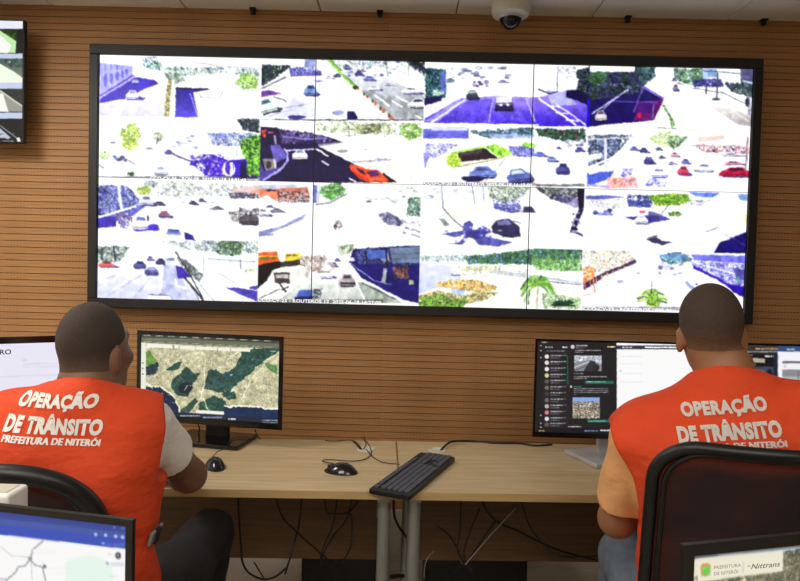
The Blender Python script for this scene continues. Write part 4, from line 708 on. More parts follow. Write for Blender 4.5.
# ------------------------------------------------------------------ desks
DZ = 0.74; DROT = 0.0365; DO = Vector((0, 1.9475, 0)); DDEP = 0.59
RD = Matrix.Rotation(DROT, 3, 'Z')
def dk(x, y, z=DZ): return RD @ Vector((x, y, z))+DO        # desk run coordinates -> room
def desk(label, x0, x1, front_leg_x):
    w = x1-x0; c = dk((x0+x1)/2, 0, 0)
    d = thing('desk', label, 'desk', c, DROT, 'pair of oak desks')
    MB().box((0, DDEP/2+0.001, DZ-0.0125), (w, DDEP-0.002, 0.025), bev=0.002, seg=1).build('desktop', M_desk, d)
    MB().box((0, -0.0005, DZ-0.0125), (w, 0.002, 0.0248)).build('edge_band', M_edge, d)
    MB().box((0, DDEP-0.10, DZ-0.025-0.21), (w-0.14, 0.018, 0.42)).build('modesty_panel', M_modesty, d)
    for sx in (-1, 1):
        lx = sx*(w/2-0.047)
        for ly in (0.075, DDEP-0.06):
            pts = [(0.021*math.cos(t), 0.021*math.sin(t)+(0.012 if math.sin(t) > 0 else -0.012)) for t in np.linspace(0, 2*PI, 20, endpoint=False)]
            m = MB(); m.prism(pts, 0.03, DZ-0.045, Matrix.Translation((lx, ly, 0))); m.build('leg', M_steel, d, smooth=True)
        MB().box((lx, DDEP/2, 0.015), (0.05, DDEP-0.04, 0.03), bev=0.006).build('foot_bar', M_steel, d)
        MB().box((lx, DDEP/2, DZ-0.035), (0.04, DDEP-0.06, 0.02)).build('support_rail', M_steel, d)
    return d
dL = desk('light oak desk on the left with a black monitor and two mice', -1.66, -0.003, 0)
dR = desk('light oak desk on the right with a silver monitor stand', 0.003, 1.66, 0)
def on(o, parent): o.parent = parent; return o
# grommets in the desk tops
def grommet(x, y, d, M_):
    q = pz(x, y, DZ); l = RD.inverted() @ (q-DO); par = d
    lx = l.x-((-1.66-0.003)/2 if d is dL else (1.66+0.003)/2)
    MB().lathe([(0.036, 0.0), (0.036, 0.003), (0.030, 0.004), (0.028, 0.001), (0.001, 0.001)], (lx, l.y, DZ), 28).build('cable_grommet', M_, d, smooth=True)
grommet(366, 449.5, dL, M_cream); grommet(437, 450.5, dR, M_cream)

# ------------------------------------------------------------------ monitors
def monitor(label, c, rz, zc, w, h, bez, paint, res, zbase=DZ, stand='dark', bg=(1, 1, 1), seed=1, group=None, thick=0.045, neck_w=0.09, base=(0.26, 0.19), base_rz=0.0, base_off=0.06, frame=None, bm_=None):
    t = thing('monitor', label, 'monitor', (c[0], c[1], zbase), rz, group)
    bs, bt, bb = bez; z0 = zc-h/2-zbase; z1 = z0+h; fm = frame or M_gloss
    f = MB()
    f.box((-w/2+bs/2, 0.002, (z0+z1)/2), (bs, 0.007, h)); f.box((w/2-bs/2, 0.002, (z0+z1)/2), (bs, 0.007, h))
    f.box((0, 0.002, z1-bt/2), (w-2*bs, 0.007, bt)); f.box((0, 0.002, z0+bb/2), (w-2*bs, 0.007, bb))
    f.build('bezel', fm, t)
    MB().box((0, 0.0055+0.011, (z0+z1)/2), (w-0.05, 0.022, h-0.03), bev=0.008, seg=1).build('housing', M_black if not bm_ else bm_, t)
    MB().box((0, 0.0275+thick/2, (z0+z1)/2), (w*0.55, thick, h*0.6), bev=0.012).build('rear_housing', M_black if not bm_ else bm_, t)
    X0, X1, Z0, Z1 = -w/2+bs, w/2-bs, z0+bb, z1-bt
    Mx = Matrix.Translation((c[0], c[1], zbase)) @ Matrix.Rotation(rz, 4, 'Z')
    cs = [tuple(Mx @ Vector((x, 0.003, z))) for x, z in ((X0, Z1), (X1, Z1), (X1, Z0), (X0, Z0))]
    p = Pic(cs, res[0], res[1], bg, seed=seed); paint(p)
    sc = link('screen', pic_mesh('screen', p.done(), (X0, 0.003, Z1), (X1, 0.003, Z1), (X0, 0.003, Z0), M_scr), t)
    ms = M_black if stand == 'dark' else M_silver
    nb = base_off
    MB().box((0, nb+0.03, ((z0+z1)/2)/2), (neck_w, 0.03, (z0+z1)/2), bev=0.006).build('neck', ms, t)
    MB().box((0, nb-0.01, 0.0085), (base[0], base[1], 0.016), rot=Matrix.Rotation(base_rz, 3, 'Z'), bev=0.005).build('base', ms if stand != 'dark' else M_gloss, t)
    t['_scr'] = 0; del t['_scr']
    return t, sc, Mx
def yaw_from(a, b): return math.atan2(b.y-a.y, b.x-a.x)

# -- map monitor on the left desk
A, B = py(137, 330, 2.46), py(284, 336.5, 2.36)
def paint_map(p):
    sand = (.78, .75, .62)
    p.rect(120, 320, 300, 445, (.72, .71, .58))
    p.foli([(120, 320), (300, 320), (300, 445), (120, 445)], [(.8, .76, .63), (.7, .69, .55), (.62, .64, .5), (.86, .83, .72), (.74, .7, .6)], 1.6, .1)
    dg = [(.16, .29, .28), (.22, .36, .31), (.13, .24, .25), (.28, .42, .33)]
    def green(pts, cols=dg, a=1): p.poly(pts, cols[0]); p.foli(pts, cols, 5, .2, a)
    green([(146, 351), (151, 352), (157, 362), (148, 366), (146, 365)], [(.4, .55, .25), (.45, .6, .3)]); green([(146, 367), (158, 362), (160, 366), (154, 374), (146, 376)], [(.12, .2, .28), (.16, .28, .3)])
    green([(166, 369), (175, 362), (183, 362), (178, 369), (170, 371)]); green([(172, 380), (180, 374), (187, 366), (194, 374), (200, 372), (193, 384), (188, 396), (178, 395), (171, 388)]); p.ell(186, 388, 7, 6, (.08, .16, .2)); p.line([(184, 390), (188, 385)], .8, (.9, .95, .95))
    green([(203, 388), (208, 372), (216, 369), (222, 374), (235, 368), (241, 355), (240, 350), (279, 347), (279, 352), (262, 362), (250, 374), (238, 383), (228, 392), (215, 392)], dg+[(.14, .3, .36)])
    green([(262, 362), (276, 366), (277, 375), (270, 370)], [(.35, .5, .3), (.45, .58, .4)]); green([(200, 402), (212, 396), (222, 398), (228, 408), (222, 418), (206, 415), (199, 410)]); green([(223, 391), (234, 392), (236, 398), (228, 400)]); green([(178, 412), (196, 397), (198, 402), (188, 413)], [(.2, .3, .27), (.28, .38, .3)])
    p.poly([(146, 386), (160, 388), (172, 396), (178, 406), (179, 417), (146, 414)], (.08, .15, .27)); p.line([(146, 384.5), (160, 386.5), (173, 395), (179, 406), (180, 416)], 1.3, (.93, .91, .8)); p.words(172, 177, 402, .7, (.8, .8, .8))
    p.poly([(224, 407), (250, 407), (279, 410), (279, 423), (224, 418)], (.09, .19, .33)); p.line([(224, 406), (250, 406), (279, 409)], 1.6, (.93, .92, .84))
    p.line([(203, 398), (208, 412), (206, 416)], .8, (.9, .88, .75)); p.line([(205, 360), (204, 385), (200, 400)], .9, (.9, .88, .78)); p.line([(146, 380), (162, 372), (180, 358), (200, 352)], .8, (.88, .86, .74)); p.line([(240, 400), (252, 378), (266, 362), (279, 352)], .9, (.9, .88, .78)); p.line([(238, 352), (228, 359), (232, 359)], .6, (.95, .95, .9)); p.words(219, 229, 367, .7, (.95, .95, .9)); p.words(227, 236, 359.5, .7, (.95, .95, .9)); p.specks([(150, 345), (276, 405)], 60, .3, .8, [(.9, .88, .78), (.45, .5, .4), (.95, .94, .88), (.55, .5, .42)])
    p.distort(.8).grain(.22).contrast(1.15, .02)
    p.rect(138, 341, 146, 416, (.93, .95, .88))
    for y in (363, 368.5, 374): p.ell(143, y, .8, .8, (.3, .4, .35))
    p.view(0, 0, 1)
    s = .045
    def band(y0, y1, c, x0=140, x1=281): p.poly([(x0, y0+s*(x0-140)), (x1, y0+s*(x1-140)), (x1, y1+s*(x1-140)), (x0, y1+s*(x0-140))], c)
    band(332, 337.5, (.25, .27, .24)); band(337.5, 342.6, (.42, .44, .36))
    for i in range(11):
        x = 144+i*12; p.words(x, x+7, 335.4+s*(x-140), .9, (.85, .86, .78)); p.words(x, x+8, 341.6+s*(x-140), .8, (.8, .81, .7), .8)
    p.words(146, 200, 339.3, .6, (.75, .78, .68), .7); band(343.2, 347.2, (.97, .97, .92), 147, 172.5); band(343.5, 347.0, (.97, .97, .92), 174.5, 178.5)
    for a, b in ((180, 195), (196, 217), (218, 230), (231, 250)): band(344, 347.2, (.97, .97, .9), a, b)
    p.words(270, 276, 351.5, 1.1, (.9, .92, .85))
    s = .062; band(409.6, 420.5, (.1, .13, .24)); band(406.2, 409.4, (.96, .96, .9), 196, 224)
    p.words(180, 200, 415.6, 1.0, (.9, .92, .95)); p.words(203, 222, 417.2, 1.3, (.7, .8, .95), .9); p.words(228, 236, 418.8, 1.6, (.95, .97, 1)); p.words(262, 278, 420.2, 1.0, (.85, .87, .9)); p.words(262, 278, 422.4, .8, (.7, .72, .76))
C = (A+B)/2
monitor('black monitor showing a satellite map beside the man in the white sleeve', (C.x, C.y), yaw_from(A, B), (A.z+py(137, 420, 2.46).z)/2, 0.612, 0.36, (0.016, 0.016, 0.024), paint_map, (330, 185), base=(0.30, 0.20), neck_w=0.095, seed=11, bg=(.5, .5, .45))
# -- leftmost monitor
A, B = py(0, 337, 2.30), py(60, 335, 2.40)
rz = yaw_from(A, B); dirv = Vector((math.cos(rz), math.sin(rz), 0)); TRc = py(112, 333, 2.49); TRc.z = A.z
def paint_white(p):
    p.rect(-200, 330, 130, 460, (.93, .92, .98)); p.poly([(-200, 330), (130, 330), (130, 344), (-200, 346)], (.95, .93, .98))
    p.words(23, 27, 360.3, .7, (.65, .63, .72)); p.line([(24, 364.5), (118, 361)], .7, (.82, .82, .86)); p.line([(24, 367.6), (118, 364.6)], .7, (.84, .84, .88)); p.line([(24, 364.5), (24, 367.6)], .6, (.84, .84, .88)); p.line([(-60, 380), (118, 372)], .7, (.84, .84, .88)); p.rect(-60, 366, -10, 366.6, (.82, .82, .86))
C = TRc-dirv*0.305
_, sc, Mx = monitor('monitor with a pale blank form page behind the left man', (C.x, C.y), rz, A.z-0.18, 0.612, 0.36, (0.014, 0.026, 0.024), paint_white, (160, 95), seed=12)
o = Mx.inverted() @ py(3.0, 354, 2.315); text_on('heading', 'TRO', 5.2/FPX*2.3, M_black, sc, (o.x, 0.002, o.z), (1, 0, 0), (0, 0, 1), 0.02)
# -- chat monitor on the right desk
A, B = py(536.5, 338, 2.30), py(697, 341.5, 2.30)
def paint_chat(p):
    dk_, mid = (.13, .12, .14), (.17, .16, .18)
    p.rect(520, 325, 620, 450, dk_); p.rect(616.8, 325, 720, 450, (1, 1, 1)); p.view(530, 330, 5.05)
    p.rect(30, 50, 65, 530, (.11, .11, .12)); p.rect(205, 70, 437, 505, (.11, .11, .12)); p.words(60, 90, 63, 6, (.6, .7, .65)); p.words(78, 115, 88, 7, (.8, .8, .8)); p.words(165, 190, 88, 6, (.7, .7, .7), 2); p.words(85, 180, 107, 6, (.5, .5, .5))
    for i, y in enumerate((135, 166, 198, 230, 260, 292, 322, 354, 385, 416, 448, 476)):
        p.ell(86, y, 11, 11, [(.92, .92, .9), (.9, .9, .9), (.95, .95, .93), (.85, .85, .55), (.35, .35, .35), (.5, .42, .35), (.3, .22, .2), (.4, .42, .45), (.75, .72, .7), (.85, .5, .5), (.88, .88, .9), (.4, .35, .3)][i]); p.words(104, 165, y-5, 6, (.78, .78, .8)); p.words(104, 150, y+7, 5, (.5, .5, .52)); p.words(168, 184, y-6, 5, (.35, .75, .55) if i < 5 else (.5, .5, .5))
    for y in (80, 105, 140, 430, 470, 490): p.ell(56, y, 4, 4, (.7, .75, .7))
    p.line([(190, 130), (192, 280)], 3, (.2, .5, .4)); p.ell(216, 86, 10, 10, (.85, .85, .85)); p.words(232, 290, 80, 7, (.85, .85, .85)); p.words(232, 275, 91, 5, (.55, .55, .55)); p.words(390, 430, 86, 6, (.75, .6, .5), 2); p.words(228, 360, 104, 5, (.75, .75, .77)); p.words(228, 270, 113, 5, (.6, .6, .6))
    p.rect(224, 130, 362, 208, (.75, .76, .82)); p.foli([(224, 130), (362, 130), (362, 165), (224, 165)], [(.85, .86, .9), (.6, .62, .68), (.95, .95, .97)], 14, .2); p.poly([(224, 165), (300, 150), (362, 175), (362, 208), (224, 208)], (.55, .55, .6)); p.poly([(270, 208), (305, 155), (330, 160), (340, 208)], (.2, .2, .23)); p.line([(224, 190), (300, 160)], 4, (.9, .9, .95)); p.ell(335, 190, 16, 18, (.15, .15, .17)); p.line([(224, 205), (290, 180)], 4, (.3, .3, .34))
    p.words(222, 270, 220, 5, (.6, .6, .62)); p.words(222, 388, 236, 5, (.75, .75, .77)); p.words(222, 290, 245, 5, (.6, .6, .6)); p.rect(278, 257, 422, 272, (.13, .42, .36)); p.words(285, 380, 262, 4, (.7, .9, .8)); p.words(220, 260, 286, 5, (.3, .65, .5)); p.ell(208, 286, 6, 6, (.8, .8, .8))
    for y in (296, 306, 315, 324): p.words(222, 395 if y < 320 else 235, y, 4, (.7, .7, .72))
    p.rect(216, 340, 352, 445, (.72, .7, .66)); p.poly([(216, 340), (352, 340), (352, 375), (216, 368)], (.55, .68, .92)); p.foli([(216, 360), (352, 362), (352, 445), (216, 445)], [(.85, .8, .7), (.2, .18, .18), (.55, .5, .42), (.95, .92, .86), (.35, .3, .28), (.7, .62, .5)], 9, .05)
    p.rect(290, 452, 420, 466, (.13, .42, .36)); p.words(296, 380, 459, 4, (.7, .9, .8)); p.words(192, 260, 487, 6, (.55, .55, .57), 1.5); p.rect(205, 478, 437, 479, (.25, .25, .27)); p.rect(25, 495, 440, 520, (.07, .07, .1)); p.words(275, 345, 508, 7, (.6, .75, .95), .8); p.words(355, 436, 506, 7, (.85, .85, .85), 1.2); p.words(45, 75, 508, 7, (.8, .7, .4), .8)
    p.view(610, 280, 4.706); p.rect(30, 283, 480, 308, (.99, .99, 1)); p.rect(32, 309, 480, 327, (.2, .21, .26)); p.words(58, 104, 318, 7, (.95, .95, .95)); p.words(165, 440, 318, 5, (.7, .72, .75), 4)
    for y in (360, 395, 440, 480): p.words(50, 150, y, 3, (.88, .88, .9))
    p.ell(50, 428, 3, 3, (.5, .5, .5)); p.view(0, 0, 1)
C = (A+B)/2
monitor('monitor on a silver stand with a dark chat window and a white page', (C.x, C.y), yaw_from(A, B), (py(536, 338, 2.3).z+py(535, 437.5, 2.3).z)/2, 0.60, 0.368, (0.008, 0.008, 0.018), paint_chat, (330, 200), stand='silver', base=(0.24, 0.20), base_rz=0.35, base_off=0.085, neck_w=0.045, seed=13)
# -- rightmost monitor
A = py(741, 343, 2.30); B = A+Vector((0.60, 0.02, 0))
def paint_tabs(p):
    p.rect(700, 330, 960, 460, (.12, .12, .14)); p.view(735, 335, 8.94); p.rect(60, 80, 392, 170, (.2, .18, .17)); p.words(115, 250, 88, 14, (.8, .75, .72), .8); p.words(185, 390, 126, 14, (.75, .6, .5), 1.2); p.words(70, 390, 152, 10, (.8, .8, .82)); p.rect(60, 170, 380, 480, (.05, .05, .07)); p.words(70, 160, 182, 8, (.75, .75, .78)); p.words(270, 390, 192, 14, (.9, .9, .9), 1.5); p.rect(75, 205, 160, 245, (.25, .25, .3)); p.poly([(160, 205), (270, 215), (270, 252), (165, 245)], (.72, .68, .62)); p.words(70, 190, 262, 10, (.8, .8, .82)); p.rect(105, 285, 345, 420, (.26, .28, .36)); p.rect(110, 288, 170, 302, (.9, .9, .92)); p.ell(200, 355, 28, 15, (.85, .65, .65)); p.ell(310, 350, 26, 45, (.08, .08, .1)); p.poly([(180, 310), (260, 320), (250, 370), (190, 350)], (.4, .45, .58))
    p.rect(345, 175, 385, 480, (.1, .13, .22)); p.rect(385, 85, 1700, 152, (.2, .3, .48)); p.words(465, 540, 132, 15, (.85, .88, .92)); p.rect(385, 152, 1700, 900, (.97, .97, .99)); p.rect(425, 235, 1700, 256, (.45, .43, .46)); p.ell(448, 283, 14, 12, (.8, .82, .75)); p.rect(425, 310, 1700, 480, (.72, .72, .72)); p.poly([(425, 310), (1700, 310), (1700, 380), (425, 372)], (.55, .55, .57)); p.poly([(425, 440), (560, 420), (1700, 400), (1700, 520), (425, 520)], (.88, .3, .32)); p.line([(425, 440), (560, 425)], 10, (.6, .8, .75)); p.rect(565, 320, 572, 520, (.4, .4, .42)); p.view(0, 0, 1)
C = (A+B)/2
monitor('rightmost monitor with dark browser window beside a page with a red picture', (C.x, C.y), yaw_from(A, B), A.z-0.182, 0.60, 0.365, (0.008, 0.008, 0.018), paint_tabs, (200, 120), stand='silver', base_off=0.085, neck_w=0.045, seed=14)

# ------------------------------------------------------------------ near desk, its two monitors and the white box
nd = thing('desk', 'oak desk nearest the camera holding two monitors', 'desk', (0.0, 0.62, 0))
MB().box((0, 0, DZ-0.0125), (2.4, 0.66, 0.025), bev=0.002, seg=1).build('desktop', M_desk, nd)
for sx in (-1, 1):
    for sy in (-1, 1): MB().box((sx*1.12, sy*0.27, (DZ-0.025)/2), (0.045, 0.045, DZ-0.025), bev=0.005).build('leg', M_steel, nd)
A, B = py(0, 505, 0.817), py(133, 520, 0.78)
rz = yaw_from(A, B); dirv = Vector((math.cos(rz), math.sin(rz), 0)); C = B-dirv*0.27
def paint_road(p):
    p.rect(-400, 480, 140, 900, (.985, .985, .985)); p.view(0, 480, 5.33)
    q = .115
    def band(y0, y1, c, x0=-2200, x1=690): p.poly([(x0, y0+q*x0), (x1, y0+q*x1), (x1, y1+q*x1), (x0, y1+q*x0)], c)
    band(100, 207, (.2, .27, .58)); band(207, 240, (.26, .34, .66)); band(240, 293, (.2, .3, .72))
    for x, y in ((508, 293), (560, 297), (614, 303), (650, 307)): p.ell(x, y, 9, 9, (.75, .82, 1))
    p.words(600, 612, 256, 8, (.6, .68, .9)); p.words(645, 660, 260, 8, (.6, .68, .9)); p.words(540, 555, 340, 12, (.8, .86, 1)); p.words(560, 660, 347, 12, (.92, .95, 1), .2)
    p.poly([(345, 440), (400, 415), (480, 405), (545, 420), (590, 450), (600, 520), (560, 700), (340, 700), (352, 560)], (.91, .975, .93)); p.line([(230, 325), (175, 372), (160, 425), (130, 460), (95, 465), (85, 490), (40, 530), (-60, 640)], 7, (.55, .56, .6)); p.line([(160, 425), (185, 455), (225, 465), (240, 530), (260, 640)], 7, (.6, .61, .65)); p.line([(165, 440), (170, 530)], 4, (.75, .76, .8)); p.line([(-300, 330), (0, 355), (60, 405), (160, 415)], 4, (.8, .81, .84)); p.words(55, 130, 408, 5, (.8, .78, .78), .3); p.words(195, 300, 380, 6, (.93, .8, .68), .3); p.words(200, 290, 392, 6, (.94, .84, .74), .3); p.ell(160, 420, 12, 12, (.6, .6, .65)); p.ell(236, 462, 9, 11, (.4, .4, .45)); p.words(250, 370, 472, 5, (.8, .8, .82), .3); p.words(265, 350, 500, 4, (.86, .84, .84), .3); p.ell(172, 375, 8, 8, (.85, .83, .85)); p.ell(627, 405, 16, 18, (.25, .27, .3)); p.words(622, 632, 405, 10, (.9, .9, .9)); p.words(575, 590, 398, 8, (.85, .83, .75)); p.ell(570, 446, 9, 9, (.65, .72, .85)); p.rect(588, 440, 660, 462, (.88, .89, .93)); p.words(580, 630, 515, 5, (.85, .85, .87)); p.line([(-700, 420), (-400, 560), (-200, 520), (40, 530)], 7, (.7, .71, .75)); p.view(0, 0, 1)
monitor('near monitor at the lower left showing a road map under a blue browser bar', (C.x, C.y), rz, B.z-0.168, 0.54, 0.336, (0.0095, 0.009, 0.018), paint_road, (360, 210), base_off=.02, seed=15, frame=M_black, bm_=M_black)
A, B = py(683, 545, 0.72), py(800, 533, 0.763)
rz = yaw_from(A, B); dirv = Vector((math.cos(rz), math.sin(rz), 0)); C = A+dirv*0.27
def paint_site(p):
    p.rect(660, 520, 1200, 900, (.35, .36, .36)); p.view(670, 520, 6.154); q = -.108
    def band(y0, y1, c, x0=160, x1=2400, a=1.0): p.poly([(x0, y0+q*x0), (x1, y0+q*x1), (x1, y1+q*x1), (x0, y1+q*x0)], c, a)
    band(255, 268, (.68, .74, .76)); band(268, 274, (.8, .84, .84)); band(255, 262, (.85, .86, .86), 180, 450)
    band(274, 900, (.45, .45, .38)); p.foli([(160, 260), (2400, 0), (2400, 900), (160, 900)], [(.5, .48, .35), (.35, .36, .3), (.62, .6, .48), (.28, .3, .28), (.48, .55, .5)], 26, .1)
    band(264, 400, (.93, .91, .82), 150, 697)
    p.rect(158, 335, 720, 600, (.93, .91, .82)); p.foli([(160, 350), (720, 300), (2400, 200), (2400, 1200), (160, 1200)], [(.5, .48, .38), (.35, .36, .3), (.62, .6, .48)], 26, .2); p.poly([(172, 258), (697, 205), (697, 318), (172, 385)], (.94, .92, .83))
    p.poly([(190, 285), (205, 270), (235, 266), (252, 280), (250, 330), (222, 352), (195, 335)], (.85, .6, .35)); p.poly([(205, 295), (245, 288), (248, 330), (225, 344), (203, 330)], (.35, .85, .32)); p.ell(212, 300, 10, 8, (.5, .9, .45)); p.line([(192, 345), (252, 338)], 8, (.85, .55, .4)); p.line([(455, 258), (452, 330)], 3, (.7, .68, .62)); p.view(0, 0, 1)
_, sc, Mx = monitor('near monitor at the lower right with a cream city hall banner', (C.x, C.y), rz, A.z-0.168, 0.54, 0.336, (0.0155, 0.014, 0.018), paint_site, (360, 210), base_off=.02, seed=16, frame=M_black, bm_=M_black)
M_cap2 = emit('banner_grey_ink', srgb(148, 140, 128), 0.9); M_cap3 = emit('banner_dark_ink', srgb(88, 88, 96), 0.9); M_cap4 = emit('banner_orange_ink', srgb(214, 150, 70), 0.9)
def on_screen(s, px0, px1, pyl, hgt, m, bold=0.01, shear=0.0, Y=0.735):
    inv = Mx.inverted(); o3 = inv.to_3x3() @ Vector(CO-np.array(Mx.translation))
    def hit(x, y):
        d = inv.to_3x3() @ Vector(ray(x, y)); k = (0.0015-o3.y)/d.y; return o3+d*k
    a, b = hit(px0, pyl[0]), hit(px1, pyl[1]); d = b-a
    text_on('banner_text', s, hgt/FPX*Y, m, sc, (a+b)/2, d.normalized(), Vector((-d.normalized().z, 0, d.normalized().x)), bold, d.length, shear)
on_screen('PREFEITURA', 714, 741, (569.3, 566.6), 3.6, M_cap2); on_screen('DE NITERÓI', 714, 738, (575.4, 573.2), 3.6, M_cap2); on_screen('Nittrans', 751, 780, (569.2, 566.3), 5.6, M_cap3, 0.010, 0.25); on_screen('<', 747.5, 750.5, (567.8, 567.4), 3.2, M_cap4, 0.03)
P = py(22, 490, 0.98)
bx_ = thing('white_box', 'white plastic box with a rounded top edge behind the lower left monitor', 'box', (P.x-0.042, 0.985, DZ))
hb = py(10, 489, 0.985).z-DZ
MB().box((0, 0, hb/2), (0.068, 0.055, hb), bev=0.007, seg=3).build('body', M_white, bx_, smooth=True)
MB().box((0, 0, hb+0.0005), (0.05, 0.036, 0.002), bev=0.0008).build('top_plate', M_cream, bx_)
MB().box((0, -0.0285, hb*0.5), (0.03, 0.002, 0.012)).build('front_slot', M_cream, bx_)
# ------------------------------------------------------------------ mice, keyboard, cables
def mouse(label, x, y, rz):
    q = pz(x, y, DZ+0.01); t = thing('computer_mouse', label, 'mouse', (q.x, q.y, DZ), rz, 'black computer mice on the left desk')
    L_, Wd, Hh = 0.06, 0.034, 0.034
    def shell(u, v):
        a = v*2*PI; k = u
        r = math.sin(min(k*1.0, 1)*PI/2)
        x_, y_ = Wd*r*math.cos(a), L_*r*math.sin(a)
        z = 0.004+(Hh-0.004)*max(0, 1-r**2.6)*(1-0.22*(y_/L_)-0.18*(y_/L_)**2)
        return Vector((x_, y_, z))
    m = MB().grid(shell, 10, 28); bmesh.ops.remove_doubles(m.bm, verts=m.bm.verts, dist=1e-5); m.build('shell', M_gloss, t, smooth=True)
    m = MB(); m.prism([(Wd*math.cos(a), L_*math.sin(a)) for a in np.linspace(0, 2*PI, 28, endpoint=False)], 0.0, 0.0045); m.build('base', M_black, t)
    m = MB(); m.lathe([(0.0085, -0.003), (0.0095, 0), (0.0085, 0.003)], (0, 0.032, 0.0215), 16, 'x'); m.build('scroll_wheel', M_key, t, smooth=True)
    MB().box((0, 0.043, 0.0165), (0.0012, 0.012, 0.012)).build('button_split', M_black, t)
    return t
mouse('black mouse on the left desk in front of the map monitor base', 215, 464, 0.5)
mouse('black mouse with a thin looped cable, left of the keyboard', 341, 469.5, 1.35)

A, B = pz(391, 492, DZ+0.012), pz(436, 457, DZ+0.012)
kd = (B-A); kl = 0.445; kw = 0.138; C = (A+B)/2
kb = thing('keyboard', 'dark grey full size keyboard lying across the gap between the desks', 'keyboard', (C.x, C.y, DZ), math.atan2(kd.y, kd.x), None)
MB().box((0, 0, 0.009), (kl, kw, 0.018), bev=0.005, seg=2).build('case', M_black, kb)
m = MB(); u = 0.0188
for r_ in range(6):
    yy = -kw/2+0.017+r_*0.0193+(0.006 if r_ == 5 else 0)
    x = -kl/2+0.012
    rowk = [1.3, 1, 1.3, 6, 1.3, 1, 1, 1.4] if r_ == 0 else [[2.2]+[1]*10+[2.8], [1.7]+[1]*11+[2.3], [1.5]+[1]*12+[1.5], [1]*13+[2], [1]+[.55]+[1.03]*12+[1]][r_-1]
    for k in rowk:
        if k != .55: m.box((x+k*u/2, yy, 0.0205), (k*u-0.003, 0.0158, 0.007))
        x += k*u
    x = -kl/2+0.012+15.25*u
    for k in range(3):
        if r_ in (0, 4, 5) or r_ == 3 or (r_ == 1 and k == 1): m.box((x+u/2, yy, 0.0205), (u-0.003, 0.0158, 0.007))
        x += u
    x += 0.25*u
    for k in range(4):
        if r_ < 5: m.box((x+u/2, yy, 0.0205), (u-0.003, 0.0158, 0.007))
        x += u
keys = m.build('keys', M_key, kb); keys['kind'] = 'stuff'

def cable(label, pts, r=0.0028, m=None, group=None, n=8):
    o = MB().tube(spline(pts, n), r, 6).build('cable', m or M_cable, None, smooth=True)
    return tag(o, label, 'cable', group)
def dz(x, y, z=0.0035): return pz(x, y, DZ+z)
cable('thin grey mouse cable looping over the left desk to its grommet', [dz(333, 463.5, .012), dz(325, 462), dz(322.5, 460.5), dz(330, 459.5), dz(350, 461), dz(364, 459.5), dz(371, 454), dz(370, 447), dz(366, 441), dz(364, 436, .02)], 0.0018, M_cable)
cable('thin brown cable running from the left grommet to the desk seam', [dz(366, 449), dz(372, 456), dz(382, 462), dz(397, 464), dz(400, 464)], 0.0016, M_cable)
cable('dark cable lying on the left desk behind its grommet', [dz(325, 440.5), dz(335, 441), dz(350, 440), dz(357, 443), dz(362, 449, .002)], 0.0018, M_cable)
cable('short black plug cable rising from the left grommet', [dz(361, 449.5, .001), dz(357, 445, .010), dz(353, 441, .022)], 0.0035)
cable('crossed thin black cable standing up from the left grommet', [dz(363, 449.5, .001), dz(366, 444, .012), dz(362, 437, .035)], 0.0018)
cable('black cable running from the right grommet along the back of the right desk', [dz(441, 450, .002), dz(446, 445, .012), dz(453, 441.5, .012), dz(470, 441), dz(495, 443), dz(520, 443.5), dz(535, 445.5), dz(552, 444.5)], 0.0042)
cable('thin black cable lying on the base of the map monitor', [dz(212, 459, .018), dz(217, 452, .021), dz(226, 447.5, .021), dz(232, 439, .021), dz(243, 437.5, .021), dz(256, 440, .021)], 0.0017)
cable('short black cable dropping behind the map monitor at its right', [py(255, 430, 2.42), py(257, 435, 2.45), dz(260, 438.5)], 0.0028)
cable('short black cable dropping behind the map monitor at its left', [py(198, 424, 2.48), py(199.5, 430, 2.5), dz(197, 434.5)], 0.0028)
# cables that hang under the desks, in front of the modesty panels
UY = 2.30; G = 'black cables hanging under the desks'
def hang(label, pts, r=0.0035, Y=UY, m=None):
    P = [py(x, y, Y+0.012*((i*7) % 3-1)) for i, (x, y) in enumerate(pts)]
    P[0].z = max(P[0].z, DZ-0.03) if pts[0][1] < 504 else P[0].z
    return cable(label, P, r, m, G)
hang('black cable hanging in a long loop beside the left man\'s knee', [(236, 500), (239, 520), (241, 545), (242, 560), (248, 572), (262, 579), (275, 577), (286, 568)], .004)
hang('black cable running diagonally down to the right under the left desk', [(269, 499), (280, 512), (296, 531), (318, 551), (334, 565), (340, 572)], .0035, 2.28)
hang('black cable hanging almost straight under the left desk, crossing the diagonal one', [(303, 499), (300, 516), (295, 540), (290, 558), (285, 574)], .0035, 2.32)
hang('black cable swinging left of the pair near the left desk leg', [(340, 500), (334, 520), (325, 543), (321, 556), (322, 565)], .003, 2.30)
hang('black cable of a crossing pair near the left desk leg', [(357, 500), (348, 515), (334, 535), (324, 552), (321, 566)], .003, 2.33)
hang('black cable bowed to the right near the left desk leg', [(346, 513), (351, 515), (352, 530), (351, 545), (345, 558), (337, 566)], .003, 2.27)
hang('short black cable loop tucked under the left desk top', [(322, 500), (326, 509), (335, 513), (346, 513), (354, 507), (358, 500)], .003, 2.25)
hang('short black cable end lying near the floor left of the left desk leg', [(254, 562), (260, 572), (265, 580)], .003, 2.34)
hang('black cable hanging in the gap between the two desks', [(393, 499), (394, 512), (398, 525), (404, 534), (409, 541), (414, 552)], .0045, 2.2)
hang('black cable plug near the floor between the desk legs', [(390, 577), (397, 576), (404, 576)], .007, 2.2)
hang('black cable hanging straight right of the right desk leg', [(461, 503), (460, 530), (457, 550), (463, 565)], .003, 2.3)
hang('black cable slanting down left under the right desk', [(480, 508), (470, 532), (464, 555), (472, 572)], .003, 2.32)
hang('black cable crossing under the middle of the right desk', [(496, 520), (482, 540), (468, 560), (455, 572)], .003, 2.28)
